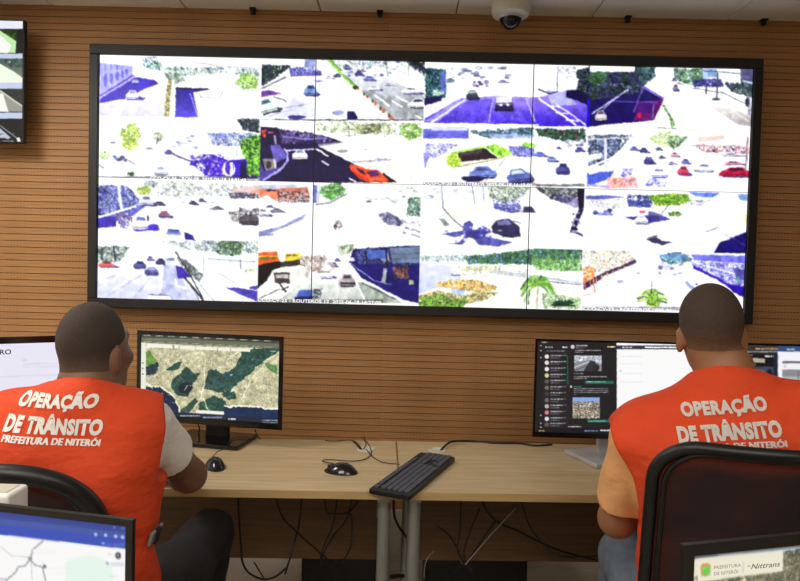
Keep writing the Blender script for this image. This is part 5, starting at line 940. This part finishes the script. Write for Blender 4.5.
hang('thin pale cable slanting under the right desk', [(516, 508), (500, 525), (482, 545), (465, 565)], .0022, 2.26, M_gcable)
hang('thick black cable sagging from the right desk towards the right man', [(468, 500), (490, 515), (520, 532), (550, 547), (575, 555), (596, 560)], .0045, 2.3)
hang('black cable sagging below the thick one under the right desk', [(514, 502), (528, 522), (545, 546), (560, 556), (580, 557), (598, 556)], .003, 2.25)
hang('black cable curving down from the left end of the right desk', [(437, 526), (448, 534), (456, 546), (462, 560), (470, 572)], .003, 2.33)
hang('thin grey cable arching beside the right desk leg', [(424, 579), (425, 565), (429, 556), (434, 551)], .0018, 2.22, M_gcable)
# dark computer cases on the floor behind the modesty panels
def case(label, x0, x1, ytop, Y):
    a, b = py(x0, ytop, Y), py(x1, ytop, Y); w = b.x-a.x
    t = thing('computer_case', label, 'computer', ((a.x+b.x)/2, Y+0.11, 0), 0, 'black computer cases under the desks'); h = 0.30
    MB().box((0, 0, h/2), (w, 0.20, h), bev=0.006).build('body', M_black, t)
    MB().box((0, -0.101, h/2), (w-0.03, 0.006, h-0.03), bev=0.002, seg=1).build('front_panel', M_gloss, t)
    MB().lathe([(0.008, -0.108), (0.008, -0.103)], (w*0.35, 0, h-0.04), 14, 'y').build('power_button', M_silver, t)
    for sx in (-1, 1): MB().box((sx*(w/2-0.03), -0.02, 0.003), (0.03, 0.12, 0.006)).build('foot', M_key, t)
case('low black computer case on the floor behind the left desk', 301, 378, 566, 2.62)
case('low black computer case on the floor behind the right desk', 424, 528, 569, 2.66)

# ------------------------------------------------------------------ office chairs
def chair(label, loc, rz, ztop, wid, rcorner, arc, fr=0.016, zlow=0.60):
    t = thing('office_chair', label, 'chair', (loc[0], loc[1], 0), rz, 'black mesh office chairs')
    yb = -0.25; bow = 0.05
    def back(x, z):                       # the curved surface of the backrest
        s_ = (z-zlow)/(ztop-zlow); return Vector((x, yb-0.02-0.07*s_**1.5+bow*(x/(wid/2))**2+0.02*(1-s_), z))
    hw = wid/2-0.022; zt = ztop-0.022; rr = rcorner; out = []
    n = 10
    for k in range(n+1):                  # right lower corner .. round the outline
        a = -PI/2+k/n*PI/2; out.append((hw-0.05+0.05*math.cos(a), zlow+0.05+0.05*math.sin(a)))
    if arc:
        for k in range(1, 33):
            a = k/33*PI; x = hw*math.cos(a); s_ = math.sin(a); out.append((hw*(abs(math.cos(a))**0.75)*(1 if math.cos(a) > 0 else -1), zt-rr+rr*s_**0.9))
    else:
        for k in range(n+1):
            a = k/n*PI/2; out.append((hw-rr+rr*math.cos(a), zt-rr+rr*math.sin(a)))
        for k in range(n+1):
            a = PI/2+k/n*PI/2; out.append((-hw+rr+rr*math.cos(a), zt-rr+rr*math.sin(a)))
    for k in range(n+1):
        a = PI+k/n*PI/2; out.append((-hw+0.05+0.05*math.cos(a), zlow+0.05+0.05*math.sin(a)))
    dense = []
    for i, (x, z) in enumerate(out):
        x2, z2 = out[(i+1) % len(out)]; l = math.hypot(x2-x, z2-z); k = max(1, int(l/0.04))
        dense += [(x+(x2-x)*j/k, z+(z2-z)*j/k) for j in range(k)]
    MB().tube([back(x, z) for x, z in dense], fr, 10, closed=True).build('backrest_frame', M_black, t, smooth=True)
    MB().tube([back(x*0.90, zlow+(z-zlow)*0.955+0.012)+Vector((0, -0.006, 0)) for x, z in dense], 0.006, 8, closed=True).build('inner_rim', M_black, t, smooth=True)
    poly = np.array(out); zc = (zlow+ztop)/2
    def mesh_pt(u, v):
        i = u*len(dense); a = dense[int(i) % len(dense)]
        return back(a[0]*v, zc+(a[1]-zc)*v)
    m = MB(); nn = len(dense); ctr = m.bm.verts.new(back(0, zc)); prev = None; first = None
    rings = []
    for v in np.linspace(0.12, 1.0, 9): rings.append([m.bm.verts.new(back(x*v, zc+(z-zc)*v)) for x, z in dense])
    for k in range(nn): m.bm.faces.new((ctr, rings[0][k], rings[0][(k+1) % nn]))
    for A_, B_ in zip(rings, rings[1:]):
        for k in range(nn): m.bm.faces.new((A_[k], B_[k], B_[(k+1) % nn], A_[(k+1) % nn]))
    m.build('backrest_mesh', M_mesh, t, smooth=True)
    MB().tube([back(x, zlow+0.12)+Vector((0, 0.0, 0)) for x in np.linspace(-hw, hw, 9)], 0.016, 8).build('lumbar_bar', M_black, t, smooth=True)
    MB().tube(spline([(0, -0.06, 0.40), (0, -0.24, 0.42), (0, -0.31, 0.52), back(0, zlow+0.1)+Vector((0, -0.02, 0)), back(0, zlow+0.22)+Vector((0, -0.015, 0))], 6), 0.024, 8, flat=0.6).build('back_support', M_black, t, smooth=True)
    def cushion(u, v):
        return Vector((0, 0, 0))
    m = MB(); m.box((0, 0.0, 0.425), (0.47, 0.46, 0.07), bev=0.03, seg=4); m.build('seat', M_mesh if False else M_black, t, smooth=True)
    MB().lathe([(0.09, 0.355), (0.10, 0.37), (0.09, 0.392)], n=20).build('seat_mechanism', M_black, t, smooth=True)
    MB().lathe([(0.028, 0.10), (0.028, 0.24), (0.016, 0.245), (0.016, 0.36)], n=16).build('gas_lift', M_black, t, smooth=True)
    for k in range(5):
        a = PI/2+k*2*PI/5; c_, s_ = math.cos(a), math.sin(a)
        MB().tube([(0, 0, 0.115), (c_*0.14, s_*0.14, 0.105), (c_*0.27, s_*0.27, 0.075)], [0.028, 0.022, 0.016], 8).build('base_leg', M_black, t, smooth=True)
        cw = MB(); cw.lathe([(0.018, -0.024), (0.027, -0.02), (0.027, -0.006), (0.012, -0.005), (0.012, 0.005), (0.027, 0.006), (0.027, 0.02), (0.018, 0.024)], (c_*0.27, s_*0.27, 0.028), 14, 'x'); cw.build('caster', M_gloss, t, smooth=True)
    return t
chair('black mesh office chair with a round arched back, behind the man on the left', (-0.812, 1.50), 0.06, 1.055, 0.415, 0.15, True, 0.02)
chair('black mesh office chair with a square back, behind the man on the right', (0.785, 1.53), -0.20, 1.122, 0.45, 0.085, False, 0.014)
# ------------------------------------------------------------------ people: signed distance fields -> one continuous surface
class Field:
    def __init__(s, lo, hi, h):
        s.lo = np.array(lo, np.float32); s.h = h; s.n = (np.ceil((np.array(hi)-np.array(lo))/h)+1).astype(int)
        s.F = np.full(tuple(s.n), 9.0, np.float32)
        s.ax = [s.lo[i]+np.arange(s.n[i], dtype=np.float32)*np.float32(h) for i in range(3)]
    def sl(s, lo, hi):
        a = np.clip(((np.array(lo)-s.lo)/s.h).astype(int)-1, 0, s.n); b = np.clip(((np.array(hi)-s.lo)/s.h).astype(int)+3, 0, s.n)
        return tuple(slice(i, j) for i, j in zip(a, b))
    def xyz(s, sl): return s.ax[0][sl[0]][:, None, None], s.ax[1][sl[1]][None, :, None], s.ax[2][sl[2]][None, None, :]
    def mix(s, sl, d, k, op='u'):
        A = s.F[sl]
        if A.size == 0: return
        if op == 'u':
            if k <= 0: s.F[sl] = np.minimum(A, d)
            else:
                t = np.clip(0.5+0.5*(A-d)/k, 0, 1); s.F[sl] = A*(1-t)+d*t-k*t*(1-t)
        else:                                   # carve d out
            t = np.clip(0.5-0.5*(A+d)/max(k, 1e-4), 0, 1); s.F[sl] = A*(1-t)-d*t+k*t*(1-t)
    def ell(s, c, r, k=0.02, R=None, op='u', grow=0.0):
        c = np.array(c, float); r = np.array(r, float)+grow; m = max(r)+k+0.03
        sl = s.sl(c-m, c+m); X, Y, Z = s.xyz(sl); X, Y, Z = X-c[0], Y-c[1], Z-c[2]
        if R is not None:
            Q = np.array(R.transposed()); X, Y, Z = (Q[i, 0]*X+Q[i, 1]*Y+Q[i, 2]*Z for i in range(3))
        k0 = np.sqrt((X/r[0])**2+(Y/r[1])**2+(Z/r[2])**2); k1 = np.sqrt((X/r[0]**2)**2+(Y/r[1]**2)**2+(Z/r[2]**2)**2)+1e-6
        s.mix(sl, k0*(k0-1)/k1, k, op); return s
    def cap(s, a, b, ra, rb, k=0.02, op='u', grow=0.0, cut=None):
        a, b = np.array(a, float), np.array(b, float); ra += grow; rb += grow; m = max(ra, rb)+k+0.03
        sl = s.sl(np.minimum(a, b)-m, np.maximum(a, b)+m); X, Y, Z = s.xyz(sl); d = b-a; L2 = d@d
        t = np.clip(((X-a[0])*d[0]+(Y-a[1])*d[1]+(Z-a[2])*d[2])/L2, 0, 1)
        D = np.sqrt((X-a[0]-t*d[0])**2+(Y-a[1]-t*d[1])**2+(Z-a[2]-t*d[2])**2)-(ra+(rb-ra)*t)
        if cut is not None:                     # flat end at distance cut along the axis
            l = math.sqrt(L2); D = np.maximum(D, ((X-a[0])*d[0]+(Y-a[1])*d[1]+(Z-a[2])*d[2])/l-cut)
        s.mix(sl, D, k, op); return s
    def chain(s, pts, rads, k=0.02, grow=0.0):
        for i in range(len(pts)-1): s.cap(pts[i], pts[i+1], rads[i], rads[i+1], k, grow=grow)
        return s
    def plane(s, n, d):                          # keep n.p < d
        X, Y, Z = s.xyz((slice(None),)*3); s.F = np.maximum(s.F, (n[0]*X+n[1]*Y+n[2]*Z-d).astype(np.float32)); return s
    def wave(s, amp, terms, fn=None):
        X, Y, Z = s.xyz((slice(None),)*3); w = 0
        for ax, ay, az, ph in terms: w = w+np.sin(ax*X+ay*Y+az*Z+ph)
        w = amp*w/len(terms)
        if fn is not None: w = w*fn(X, Y, Z)
        s.F = (s.F+w).astype(np.float32); return s
    def surface(s, name, m):
        F = s.F; S = F < 0; nx, ny, nz = F.shape
        c = np.zeros((nx-1, ny-1, nz-1), np.int8); corners = [(i, j, k) for i in (0, 1) for j in (0, 1) for k in (0, 1)]
        for i, j, k in corners: c += S[i:nx-1+i, j:ny-1+j, k:nz-1+k]
        act = np.nonzero((c > 0) & (c < 8)); N = len(act[0])
        idx = np.full(c.shape, -1, np.int32); idx[act] = np.arange(N)
        V = {q: F[act[0]+q[0], act[1]+q[1], act[2]+q[2]] for q in corners}
        acc = np.zeros((N, 3), np.float32); cnt = np.zeros(N, np.float32)
        for q in corners:
            for ax in range(3):
                if q[ax]: continue
                q2 = tuple(1 if i == ax else v for i, v in enumerate(q)); a, b = V[q], V[q2]; x = (a < 0) != (b < 0)
                t = np.where(x, a/np.where(x, a-b, 1), 0); p = np.zeros((N, 3), np.float32)+np.array(q, np.float32); p[:, ax] = t
                acc += p*x[:, None]; cnt += x
        co = (acc/cnt[:, None]+np.stack(act, 1))*s.h+s.lo
        faces = []
        for ax in range(3):
            o1, o2 = (ax+1) % 3, (ax+2) % 3
            a = [slice(None)]*3; b = [slice(None)]*3; a[ax] = slice(0, -1); b[ax] = slice(1, None)
            for A_ in (a, b): A_[o1] = slice(1, -1); A_[o2] = slice(1, -1)
            Sa, Sb = S[tuple(a)], S[tuple(b)]
            e = np.nonzero(Sa != Sb); flip = Sa[e]
            P = [None]*3; P[ax] = e[ax]; P[o1] = e[o1]+1; P[o2] = e[o2]+1
            def I(d1, d2):
                q = list(P); q[o1] = P[o1]+d1; q[o2] = P[o2]+d2; return idx[q[0], q[1], q[2]]
            f = np.stack([I(-1, -1), I(0, -1), I(0, 0), I(-1, 0)], 1)
            f[~flip] = f[~flip][:, ::-1]; faces.append(f)
        f = np.concatenate(faces); f = f[(f >= 0).all(1)]
        return np_mesh(name, co, f, m, True)

def person(label, cfg):
    root = Vector((cfg['root'][0], cfg['root'][1], 0)); yaw = cfg['yaw']
    t = thing('person', label, 'person', root, yaw)
    Ri = Matrix.Rotation(-yaw, 3, 'Z')
    def W_(p): v = Ri @ (Vector(p)-root); return np.array(v)
    J = {k: (W_(v) if k.endswith('_w') else np.array(v, float)) for k, v in cfg['J'].items()}
    chest, waist, pelvis, c7 = J['chest'], J['waist'], J['pelvis'], J['c7']
    sh = {1: J['shR'], -1: J['shL']}; el = {1: J['elR_w'], -1: J['elL_w']}; wr = {1: J['wrR_w'], -1: J['wrL_w']}; tip = {1: J['tipR_w'], -1: J['tipL_w']}
    hip = {1: J['hipR_w'], -1: J['hipL_w']}; kn = {1: J['knR_w'], -1: J['knL_w']}; an = {1: J['anR_w'], -1: J['anL_w']}
    hd = J['head']; HR = Matrix.Rotation(cfg['hyaw'], 3, 'Z') @ Matrix.Rotation(cfg['htilt'], 3, 'Y') @ Matrix.Rotation(cfg['hpitch'], 3, 'X')
    hs = cfg.get('hs', .87)
    def hp(x, y, z): return hd+np.array(HR @ Vector((x*hs, y*hs, z)))
    def hr(x, y, z): return (x*hs, y*hs, z)
    lo = np.array([-0.48, -0.26, -0.02]); hi = np.array([0.48, 0.85, hd[2]+0.16])
    bw = cfg.get('build', 1.0)
    def torso(f, g, k=0.05):
        f.ell(pelvis, (0.172*bw, 0.125, 0.11), k, grow=g); f.ell(waist, (0.158*bw, 0.118, 0.17), k, grow=g); f.ell(chest, (0.18*bw, 0.122, 0.19), k, grow=g)
        f.cap(sh[-1]*[.75, 1, 1]+[0, 0, -.03], sh[1]*[.75, 1, 1]+[0, 0, -.03], 0.06, 0.06, k, grow=g)
        for s_ in (-1, 1):
            f.cap(c7+[0, .01, -.022], sh[s_]+[0, 0, .0], 0.046, 0.047, k, grow=g)
            f.ell((chest+sh[s_])/2+[0, -.045, .0], (.08, .06, .10), k, grow=g)          # shoulder blades
    # ---- body
    f = Field(lo, hi, 0.0055); torso(f, 0.0)
    def skull(f):
        f.chain([c7+[0, .01, -.03], c7+[0, .03, .03], hp(0, -.02, -.06)], [0.062, 0.055, 0.054], 0.03)
        f.ell(hp(0, -.012, .018), hr(0.078, 0.098, 0.088), 0.02, HR); f.ell(hp(0, .035, -.035), hr(0.064, 0.066, 0.075), 0.03, HR)
    skull(f); f.ell(hp(0, .058, -.085), (0.036, 0.034, 0.028), 0.03, HR)
    f.cap(hp(-.03, .078, .028), hp(.03, .078, .028), .014, .014, 0.02)                  # brow
    for s_ in (-1, 1):
        f.ell(hp(s_*.031, .096, .006), (.018, .014, .012), 0.012, HR, 'c'); f.ell(hp(s_*.045, .070, -.025), (.018, .02, .018), 0.02, HR)     # sockets, cheekbones
        f.ell(hp(s_*.080, -.012, -.026), (0.008, 0.017, 0.028), 0.006, HR @ Matrix.Rotation(s_*-0.55, 3, 'Z')); f.ell(hp(s_*.093, .002, -.022), (0.006, 0.011, 0.017), 0.004, HR, 'c'); f.ell(hp(s_*.081, -.004, -.050), (.006, .008, .009), .008, HR)   # ears
    f.cap(hp(0, .094, .012), hp(0, .117, -.028), .009, .014, 0.012); f.ell(hp(0, .108, -.034), (.02, .012, .009), .008, HR)              # nose
    f.ell(hp(0, .094, -.058), (.024, .010, .006), .006, HR); f.ell(hp(0, .092, -.069), (.021, .010, .007), .006, HR); f.ell(hp(0, .103, -.063), (.02, .008, .0018), .003, HR, 'c')  # lips
    for s_ in (-1, 1):
        f.chain([sh[s_], sh[s_]*.45+el[s_]*.55, el[s_]], [0.052, 0.046, 0.045], 0.03); f.chain([el[s_], el[s_]*.65+wr[s_]*.35, wr[s_]], [0.044, 0.043, 0.029], 0.02)
        # hand: palm, four fingers, thumb
        ax = tip[s_]-wr[s_]; ax = ax/np.linalg.norm(ax); up = np.array([0, 0, 1.0]); sd = np.cross(ax, up); sd /= np.linalg.norm(sd); up = np.cross(sd, ax); inn = -s_*sd
        palm = wr[s_]+ax*.055
        for q in (-.026, -.009, .009, .026): f.cap(wr[s_]+ax*.02+sd*q*.7, wr[s_]+ax*.088+sd*q, .014, .0115, .012)
        for q, l in ((.030, .058), (.010, .072), (-.010, .078), (-.030, .068)):
            b0 = wr[s_]+ax*.088+inn*-q; b1 = b0+ax*l*.45+up*.006; b2 = b1+ax*l*.32-up*.006; b3 = b2+ax*l*.26-up*.012
            f.chain([b0, b1, b2, b3], [.0100, .0092, .0085, .0075], .003)
        b0 = wr[s_]+ax*.028+inn*.022; b1 = b0+ax*.03+inn*.024-up*.004; b2 = b1+ax*.03+inn*.006-up*.004; f.chain([b0, b1, b2], [.014, .0105, .0085], .006)
        f.chain([hip[s_], hip[s_]*.5+kn[s_]*.5, kn[s_]], [0.085, 0.075, 0.058], 0.04); f.chain([kn[s_], kn[s_]*.65+an[s_]*.35, an[s_]], [0.056, 0.056, 0.036], 0.02)
        f.chain([an[s_]+[0, -.03, -.055], an[s_]+[0, .05, -.06], an[s_]+[0, .14, -.072]], [.032, .034, .022], .02); f.cap(an[s_], an[s_]+[0, 0, -.05], .036, .034, .02)
    body = link('body', f.surface('body', cfg['skin']), t)
    # ---- eyes
    for s_ in (-1, 1):
        m = MB(); bmesh.ops.create_uvsphere(m.bm, u_segments=14, v_segments=10, radius=.0115)
        for v in m.bm.verts: v.co += Vector(hp(s_*.031, .083, .006))
        e = m.build('eye', M_eye, t, smooth=True)
        m = MB(); bmesh.ops.create_uvsphere(m.bm, u_segments=12, v_segments=8, radius=.0055)
        for v in m.bm.verts: v.co += Vector(hp(s_*.031, .0905, .006))
        m.build('iris', M_iris, e, smooth=True)
    # ---- hair: a close cropped cap that thins out at the hairline
    f = Field(hd-0.16, hd+0.16, 0.004); g = cfg.get('hair_thick', .0055)
    skull(f); f.F -= g
    nrm = HR @ Vector((0, 0.62, -1)).normalized(); q = Vector(hp(0, .055, .026)); 
    X, Y, Z = f.xyz((slice(None),)*3); pl = nrm.x*(X-q.x)+nrm.y*(Y-q.y)+nrm.z*(Z-q.z)      # > 0 towards the face and jaw
    n2 = HR @ Vector((0, 0.10, -1)).normalized(); q2 = Vector(hp(0, -.02, cfg.get('nape', -.055))); pl2 = n2.x*(X-q2.x)+n2.y*(Y-q2.y)+n2.z*(Z-q2.z)
    n3 = HR @ Vector((0, 1, -.25)).normalized(); q3 = Vector(hp(0, .062, .05)); pl3 = n3.x*(X-q3.x)+n3.y*(Y-q3.y)+n3.z*(Z-q3.z)
    back = HR @ Vector((0, 1, 0)); yb = back.x*(X-hd[0])+back.y*(Y-hd[1])+back.z*(Z-hd[2])
    cut = np.where(yb > -.01, np.maximum(pl, pl3), pl2); soft = np.clip((cut+.035)/.035, 0, 1.6)
    f.F = (f.F+soft*(g+.0005)+(cut > .012)*.01).astype(np.float32)
    link('hair', f.surface('hair', cfg['hair']), t)
    # ---- shirt
    f = Field(lo, hi, 0.007); torso(f, .007)
    for s_ in (-1, 1):
        d = el[s_]-sh[s_]; l = np.linalg.norm(d); L_ = cfg['sleeve'][0 if s_ < 0 else 1]; fl = cfg.get('flare', .012)
        f.cap(sh[s_], el[s_], 0.064, 0.046+fl+.014, .02, cut=l*L_)
    f.plane((0, 0.25, 1), c7[2]+.035+0.25*c7[1]); f.plane((0, 0, -1), -(pelvis[2]-.04))
    f.wave(.004, [(38, 20, 55, 0), (-30, 25, 47, 1.3), (60, 10, -30, 2)])
    sh_o = link('shirt', f.surface('shirt', cfg['shirt']), t)
    # ---- trousers
    f = Field(lo, [hi[0], hi[1], pelvis[2]+.2], 0.008); f.ell(pelvis, (0.178*bw, 0.13, 0.12), .05); f.ell(waist+[0, 0, -.06], (.155*bw, .118, .14), .05)
    for s_ in (-1, 1):
        f.chain([hip[s_], hip[s_]*.5+kn[s_]*.5, kn[s_]], [0.094, 0.087, 0.074], 0.04); f.chain([kn[s_], kn[s_]*.6+an[s_]*.4, an[s_]+[0, 0, .0]], [0.073, 0.07, 0.058], 0.02)
    f.plane((0, 0, 1), pelvis[2]+.13); f.plane((0, 0, -1), -.075); f.wave(.004, [(40, 30, 20, 0), (-25, 44, 37, 1.3), (50, -20, 30, 2)])
    link('trousers', f.surface('trousers', cfg['trousers']), t)
    # ---- shoes
    for s_ in (-1, 1):
        b = an[s_]; f = Field([b[0]-.09, b[1]-.12, -.01], [b[0]+.09, b[1]+.24, .14], 0.006)
        f.chain([np.array([b[0], b[1]-.035, .052]), np.array([b[0], b[1]+.05, .05]), np.array([b[0], b[1]+.15, .042])], [.043, .045, .040], .03); f.cap([b[0], b[1]-.005, .06], [b[0], b[1], .10], .045, .043, .02)
        f.plane((0, 0, -1), -.012); o = link('shoe', f.surface('shoe', M_shoe), t)
        pts = [(b[0]+.043*math.cos(a), b[1]+.055+.125*math.sin(a)) for a in np.linspace(0, 2*PI, 24, endpoint=False)]
        m = MB(); m.prism(pts, .001, .014); m.build('sole', M_sole, o)
    # ---- vest
    f = Field([-.34, -.3, .45], [.34, .26, c7[2]+.12], 0.006); g = cfg.get('vest_grow', .02); torso(f, g, .06)
    for s_ in (-1, 1):
        d = el[s_]-sh[s_]; d = d/np.linalg.norm(d)
        f.cap(sh[s_]*[.9, 1, 1], sh[s_]+d*.055+[s_*.012, 0, .005], 0.062, 0.062, .05, grow=g*.8)
        q = sh[s_]+np.array([s_*cfg['tipx'][0 if s_ < 0 else 1], 0, -.02])
        X, Y, Z = f.xyz((slice(None),)*3); sp = cfg['slope'][0 if s_ < 0 else 1]; cutp = (s_*X-np.maximum(s_*q[0]+sp*(Z-q[2])-(cfg.get('fwd', 0)*(Y+.05) if s_ > 0 else 0), cfg.get('vmin', .17))-2.2*np.clip(sh[s_][2]-cfg.get('drop', .22)-Z, 0, 1))*.7
        f.F = np.maximum(f.F, cutp).astype(np.float32)
    f.cap(pelvis+[0, 0, .02], pelvis+[0, 0, -.08], .15, .16, .08, grow=0)
    n = np.array([0, .55, 1]); n = n/np.linalg.norm(n); f.plane(n, n@(c7+[0, -.02, cfg.get('collar', .045)])); f.plane((0, 0, -1), -(pelvis[2]-.045))
    f.cap(c7+[0, .03, -.02], c7+[0, .06, .12], .058, .062, .01, 'c')
    f.wave(cfg.get('fold', .006), [(14, 8, 38, 0.4), (-22, 10, 26, 1.9), (34, 6, -20, 2.7), (9, 20, 52, 4)], lambda X, Y, Z: 0.4+0.6*np.clip((c7[2]-.04-Z)/.25, 0, 1))
    me = f.surface('vest', M_vest); vest = link('vest', me, t)
    sm = vest.modifiers.new('smooth', 'SMOOTH'); sm.iterations = 2; sm.factor = .5
    so = body.modifiers.new('smooth', 'SMOOTH'); so.iterations = 1; so.factor = .4
    if 'strap' in cfg:                          # grey adjuster strap at the vest's side
        q = W_(cfg['strap']); h = BVHTree.FromPolygons([v.co.copy() for v in me.vertices], [tuple(p.vertices) for p in me.polygons]).find_nearest(Vector(q))
        c = h[0]+h[1]*.004; R = Vector((0, 0, 1)).rotation_difference(h[1]).to_matrix()
        MB().box(c, (.034, .055, .008), rot=R, bev=.003).build('side_strap', M_strap, vest); MB().box(c+h[1]*.004, (.040, .018, .010), rot=R, bev=.003).build('buckle', M_black, vest)
    # ---- lettering on the back of the vest
    bv = BVHTree.FromPolygons([v.co.copy() for v in me.vertices], [tuple(p.vertices) for p in me.polygons])
    for s_, x0, x1, y0, y1, hgt, bold, mm in cfg['text']:
        a, b = W_(py(x0, y0, cfg['textY'])), W_(py(x1, y1, cfg['textY']))
        # follow the sight line to the cloth
        o = W_(CO); pa = []
        for q in (a, b):
            h = bv.ray_cast(Vector(o), (Vector(q)-Vector(o)).normalized()); pa.append(np.array(h[0]) if h[0] is not None else q)
        a, b = pa
        d = b-a; ang = math.atan2(d[2], d[0]); c = (a+b)/2; wdt = math.hypot(d[0], d[2])
        tm = text_mesh(s_, hgt/FPX*cfg['textY'], bold, 0.0, wdt)
        bm = bmesh.new(); bm.from_mesh(tm)
        if bold < .03:                          # a bolder weight for the small line
            for dx in (-.0007, .0007):
                g_ = bmesh.ops.duplicate(bm, geom=bm.faces[:len(tm.polygons)])
                for v in g_['geom']:
                    if isinstance(v, bmesh.types.BMVert): v.co.x += dx
        bmesh.ops.subdivide_edges(bm, edges=[e for e in bm.edges if e.calc_length() > .012], cuts=1, use_grid_fill=False); bmesh.ops.triangulate(bm, faces=bm.faces); bm.to_mesh(tm); bm.free()
        for v in tm.vertices:
            x, z = c[0]+v.co.x*math.cos(ang)-v.co.y*math.sin(ang), c[2]+v.co.x*math.sin(ang)+v.co.y*math.cos(ang)
            h = bv.ray_cast(Vector((x, -.6, z)), Vector((0, 1, 0))); v.co = Vector((x, (h[0].y if h[0] is not None else c[1])-.0035, z))
        tm.materials.clear(); tm.materials.append(mm); link('lettering', tm, vest)['label'] = 'white printed words on the back of the vest'
    return t

M_strap = mat('grey_webbing', srgb(130, 128, 126), .8, noise=.1, nscale=80)
# the man on the left
person('man in an orange vest over a white shirt, seen from behind at the left desk', dict(
    root=(-0.735, 1.42), yaw=0.06, skin=M_skinL, hair=M_hairL, shirt=M_wshirt, trousers=M_dpants, build=.95, hyaw=-0.30, htilt=-0.05, hpitch=-0.06, sleeve=(.55, .52), flare=.006, nape=-.06,
    strap=py(151, 533, 1.43), tipx=(.045, .078), slope=(.2, .12), fwd=.45, vmin=.10, drop=.11, hs=.84, collar=.035, vest_grow=.02, fold=.012, textY=1.29, hair_thick=.0028,
    J=dict(chest=(-.012, 0, .93), waist=(-.015, .01, .74), pelvis=(0, .03, .565), c7=(0.0, -.01, 1.145), shL=(-.185, .0, 1.05), shR=(.122, .04, 1.055), head=(.002, .045, 1.24),
           elR_w=py(189, 475, 1.70), wrR_w=(-.70, 1.92, .785), tipR_w=(-.81, 2.05, .76), elL_w=(-1.02, 1.62, .83), wrL_w=(-.97, 1.87, .785), tipL_w=(-.92, 2.02, .76),
           hipR_w=(-.645, 1.46, .545), knR_w=(-.60, 1.93, .595), anR_w=(-.68, 2.02, .1), hipL_w=(-.825, 1.45, .545), knL_w=(-.93, 1.93, .58), anL_w=(-.93, 1.98, .1)),
    text=[('OPERAÇÃO', 17.5, 97.5, 404.5, 406.5, 12.4, .055, M_vtext), ('DE TRÂNSITO', 3.5, 102, 429.5, 434, 14.4, .06, M_vtext), ('PREFEITURA DE NITERÓI', 2, 100, 441, 445.5, 6.4, .024, M_vtext)]))
# the man on the right
person('man in an orange vest over a peach shirt, seen from behind at the right desk', dict(
    root=(0.755, 1.45), yaw=-0.28, skin=M_skinR, hair=M_hairR, shirt=M_pshirt, trousers=M_jeans, build=1.04, hyaw=0.0, htilt=-0.07, hpitch=-0.05, sleeve=(.78, .6), flare=.004, nape=-.052,
    tipx=(.044, .055), slope=(.42, .42), vmin=.172, collar=.04, vest_grow=.02, fold=.012, textY=1.33, hair_thick=.0026,
    J=dict(chest=(0, 0, .96), waist=(0, .01, .75), pelvis=(0, .03, .57), c7=(0.0, -.01, 1.20), shL=(-.188, .0, 1.05), shR=(.19, .0, 1.12), head=(-.03, .045, 1.322),
           elL_w=py(617, 519, 1.60), wrL_w=(.70, 1.85, .785), tipL_w=(.76, 2.02, .76), elR_w=(1.02, 1.56, .83), wrR_w=(1.0, 1.84, .79), tipR_w=(.98, 2.02, .765),
           hipL_w=(.675, 1.49, .55), knL_w=(.70, 1.90, .58), anL_w=(.69, 2.0, .1), hipR_w=(.85, 1.44, .55), knR_w=(.95, 1.88, .585), anR_w=(.98, 1.98, .1)),
    text=[('OPERAÇÃO', 682, 768, 415.5, 409, 12.2, .055, M_vtext2), ('DE TRÂNSITO', 679, 783, 442, 435.5, 14.4, .06, M_vtext2), ('PREFEITURA DE NITERÓI', 680, 787, 452, 446.5, 6.2, .024, M_vtext2)]))
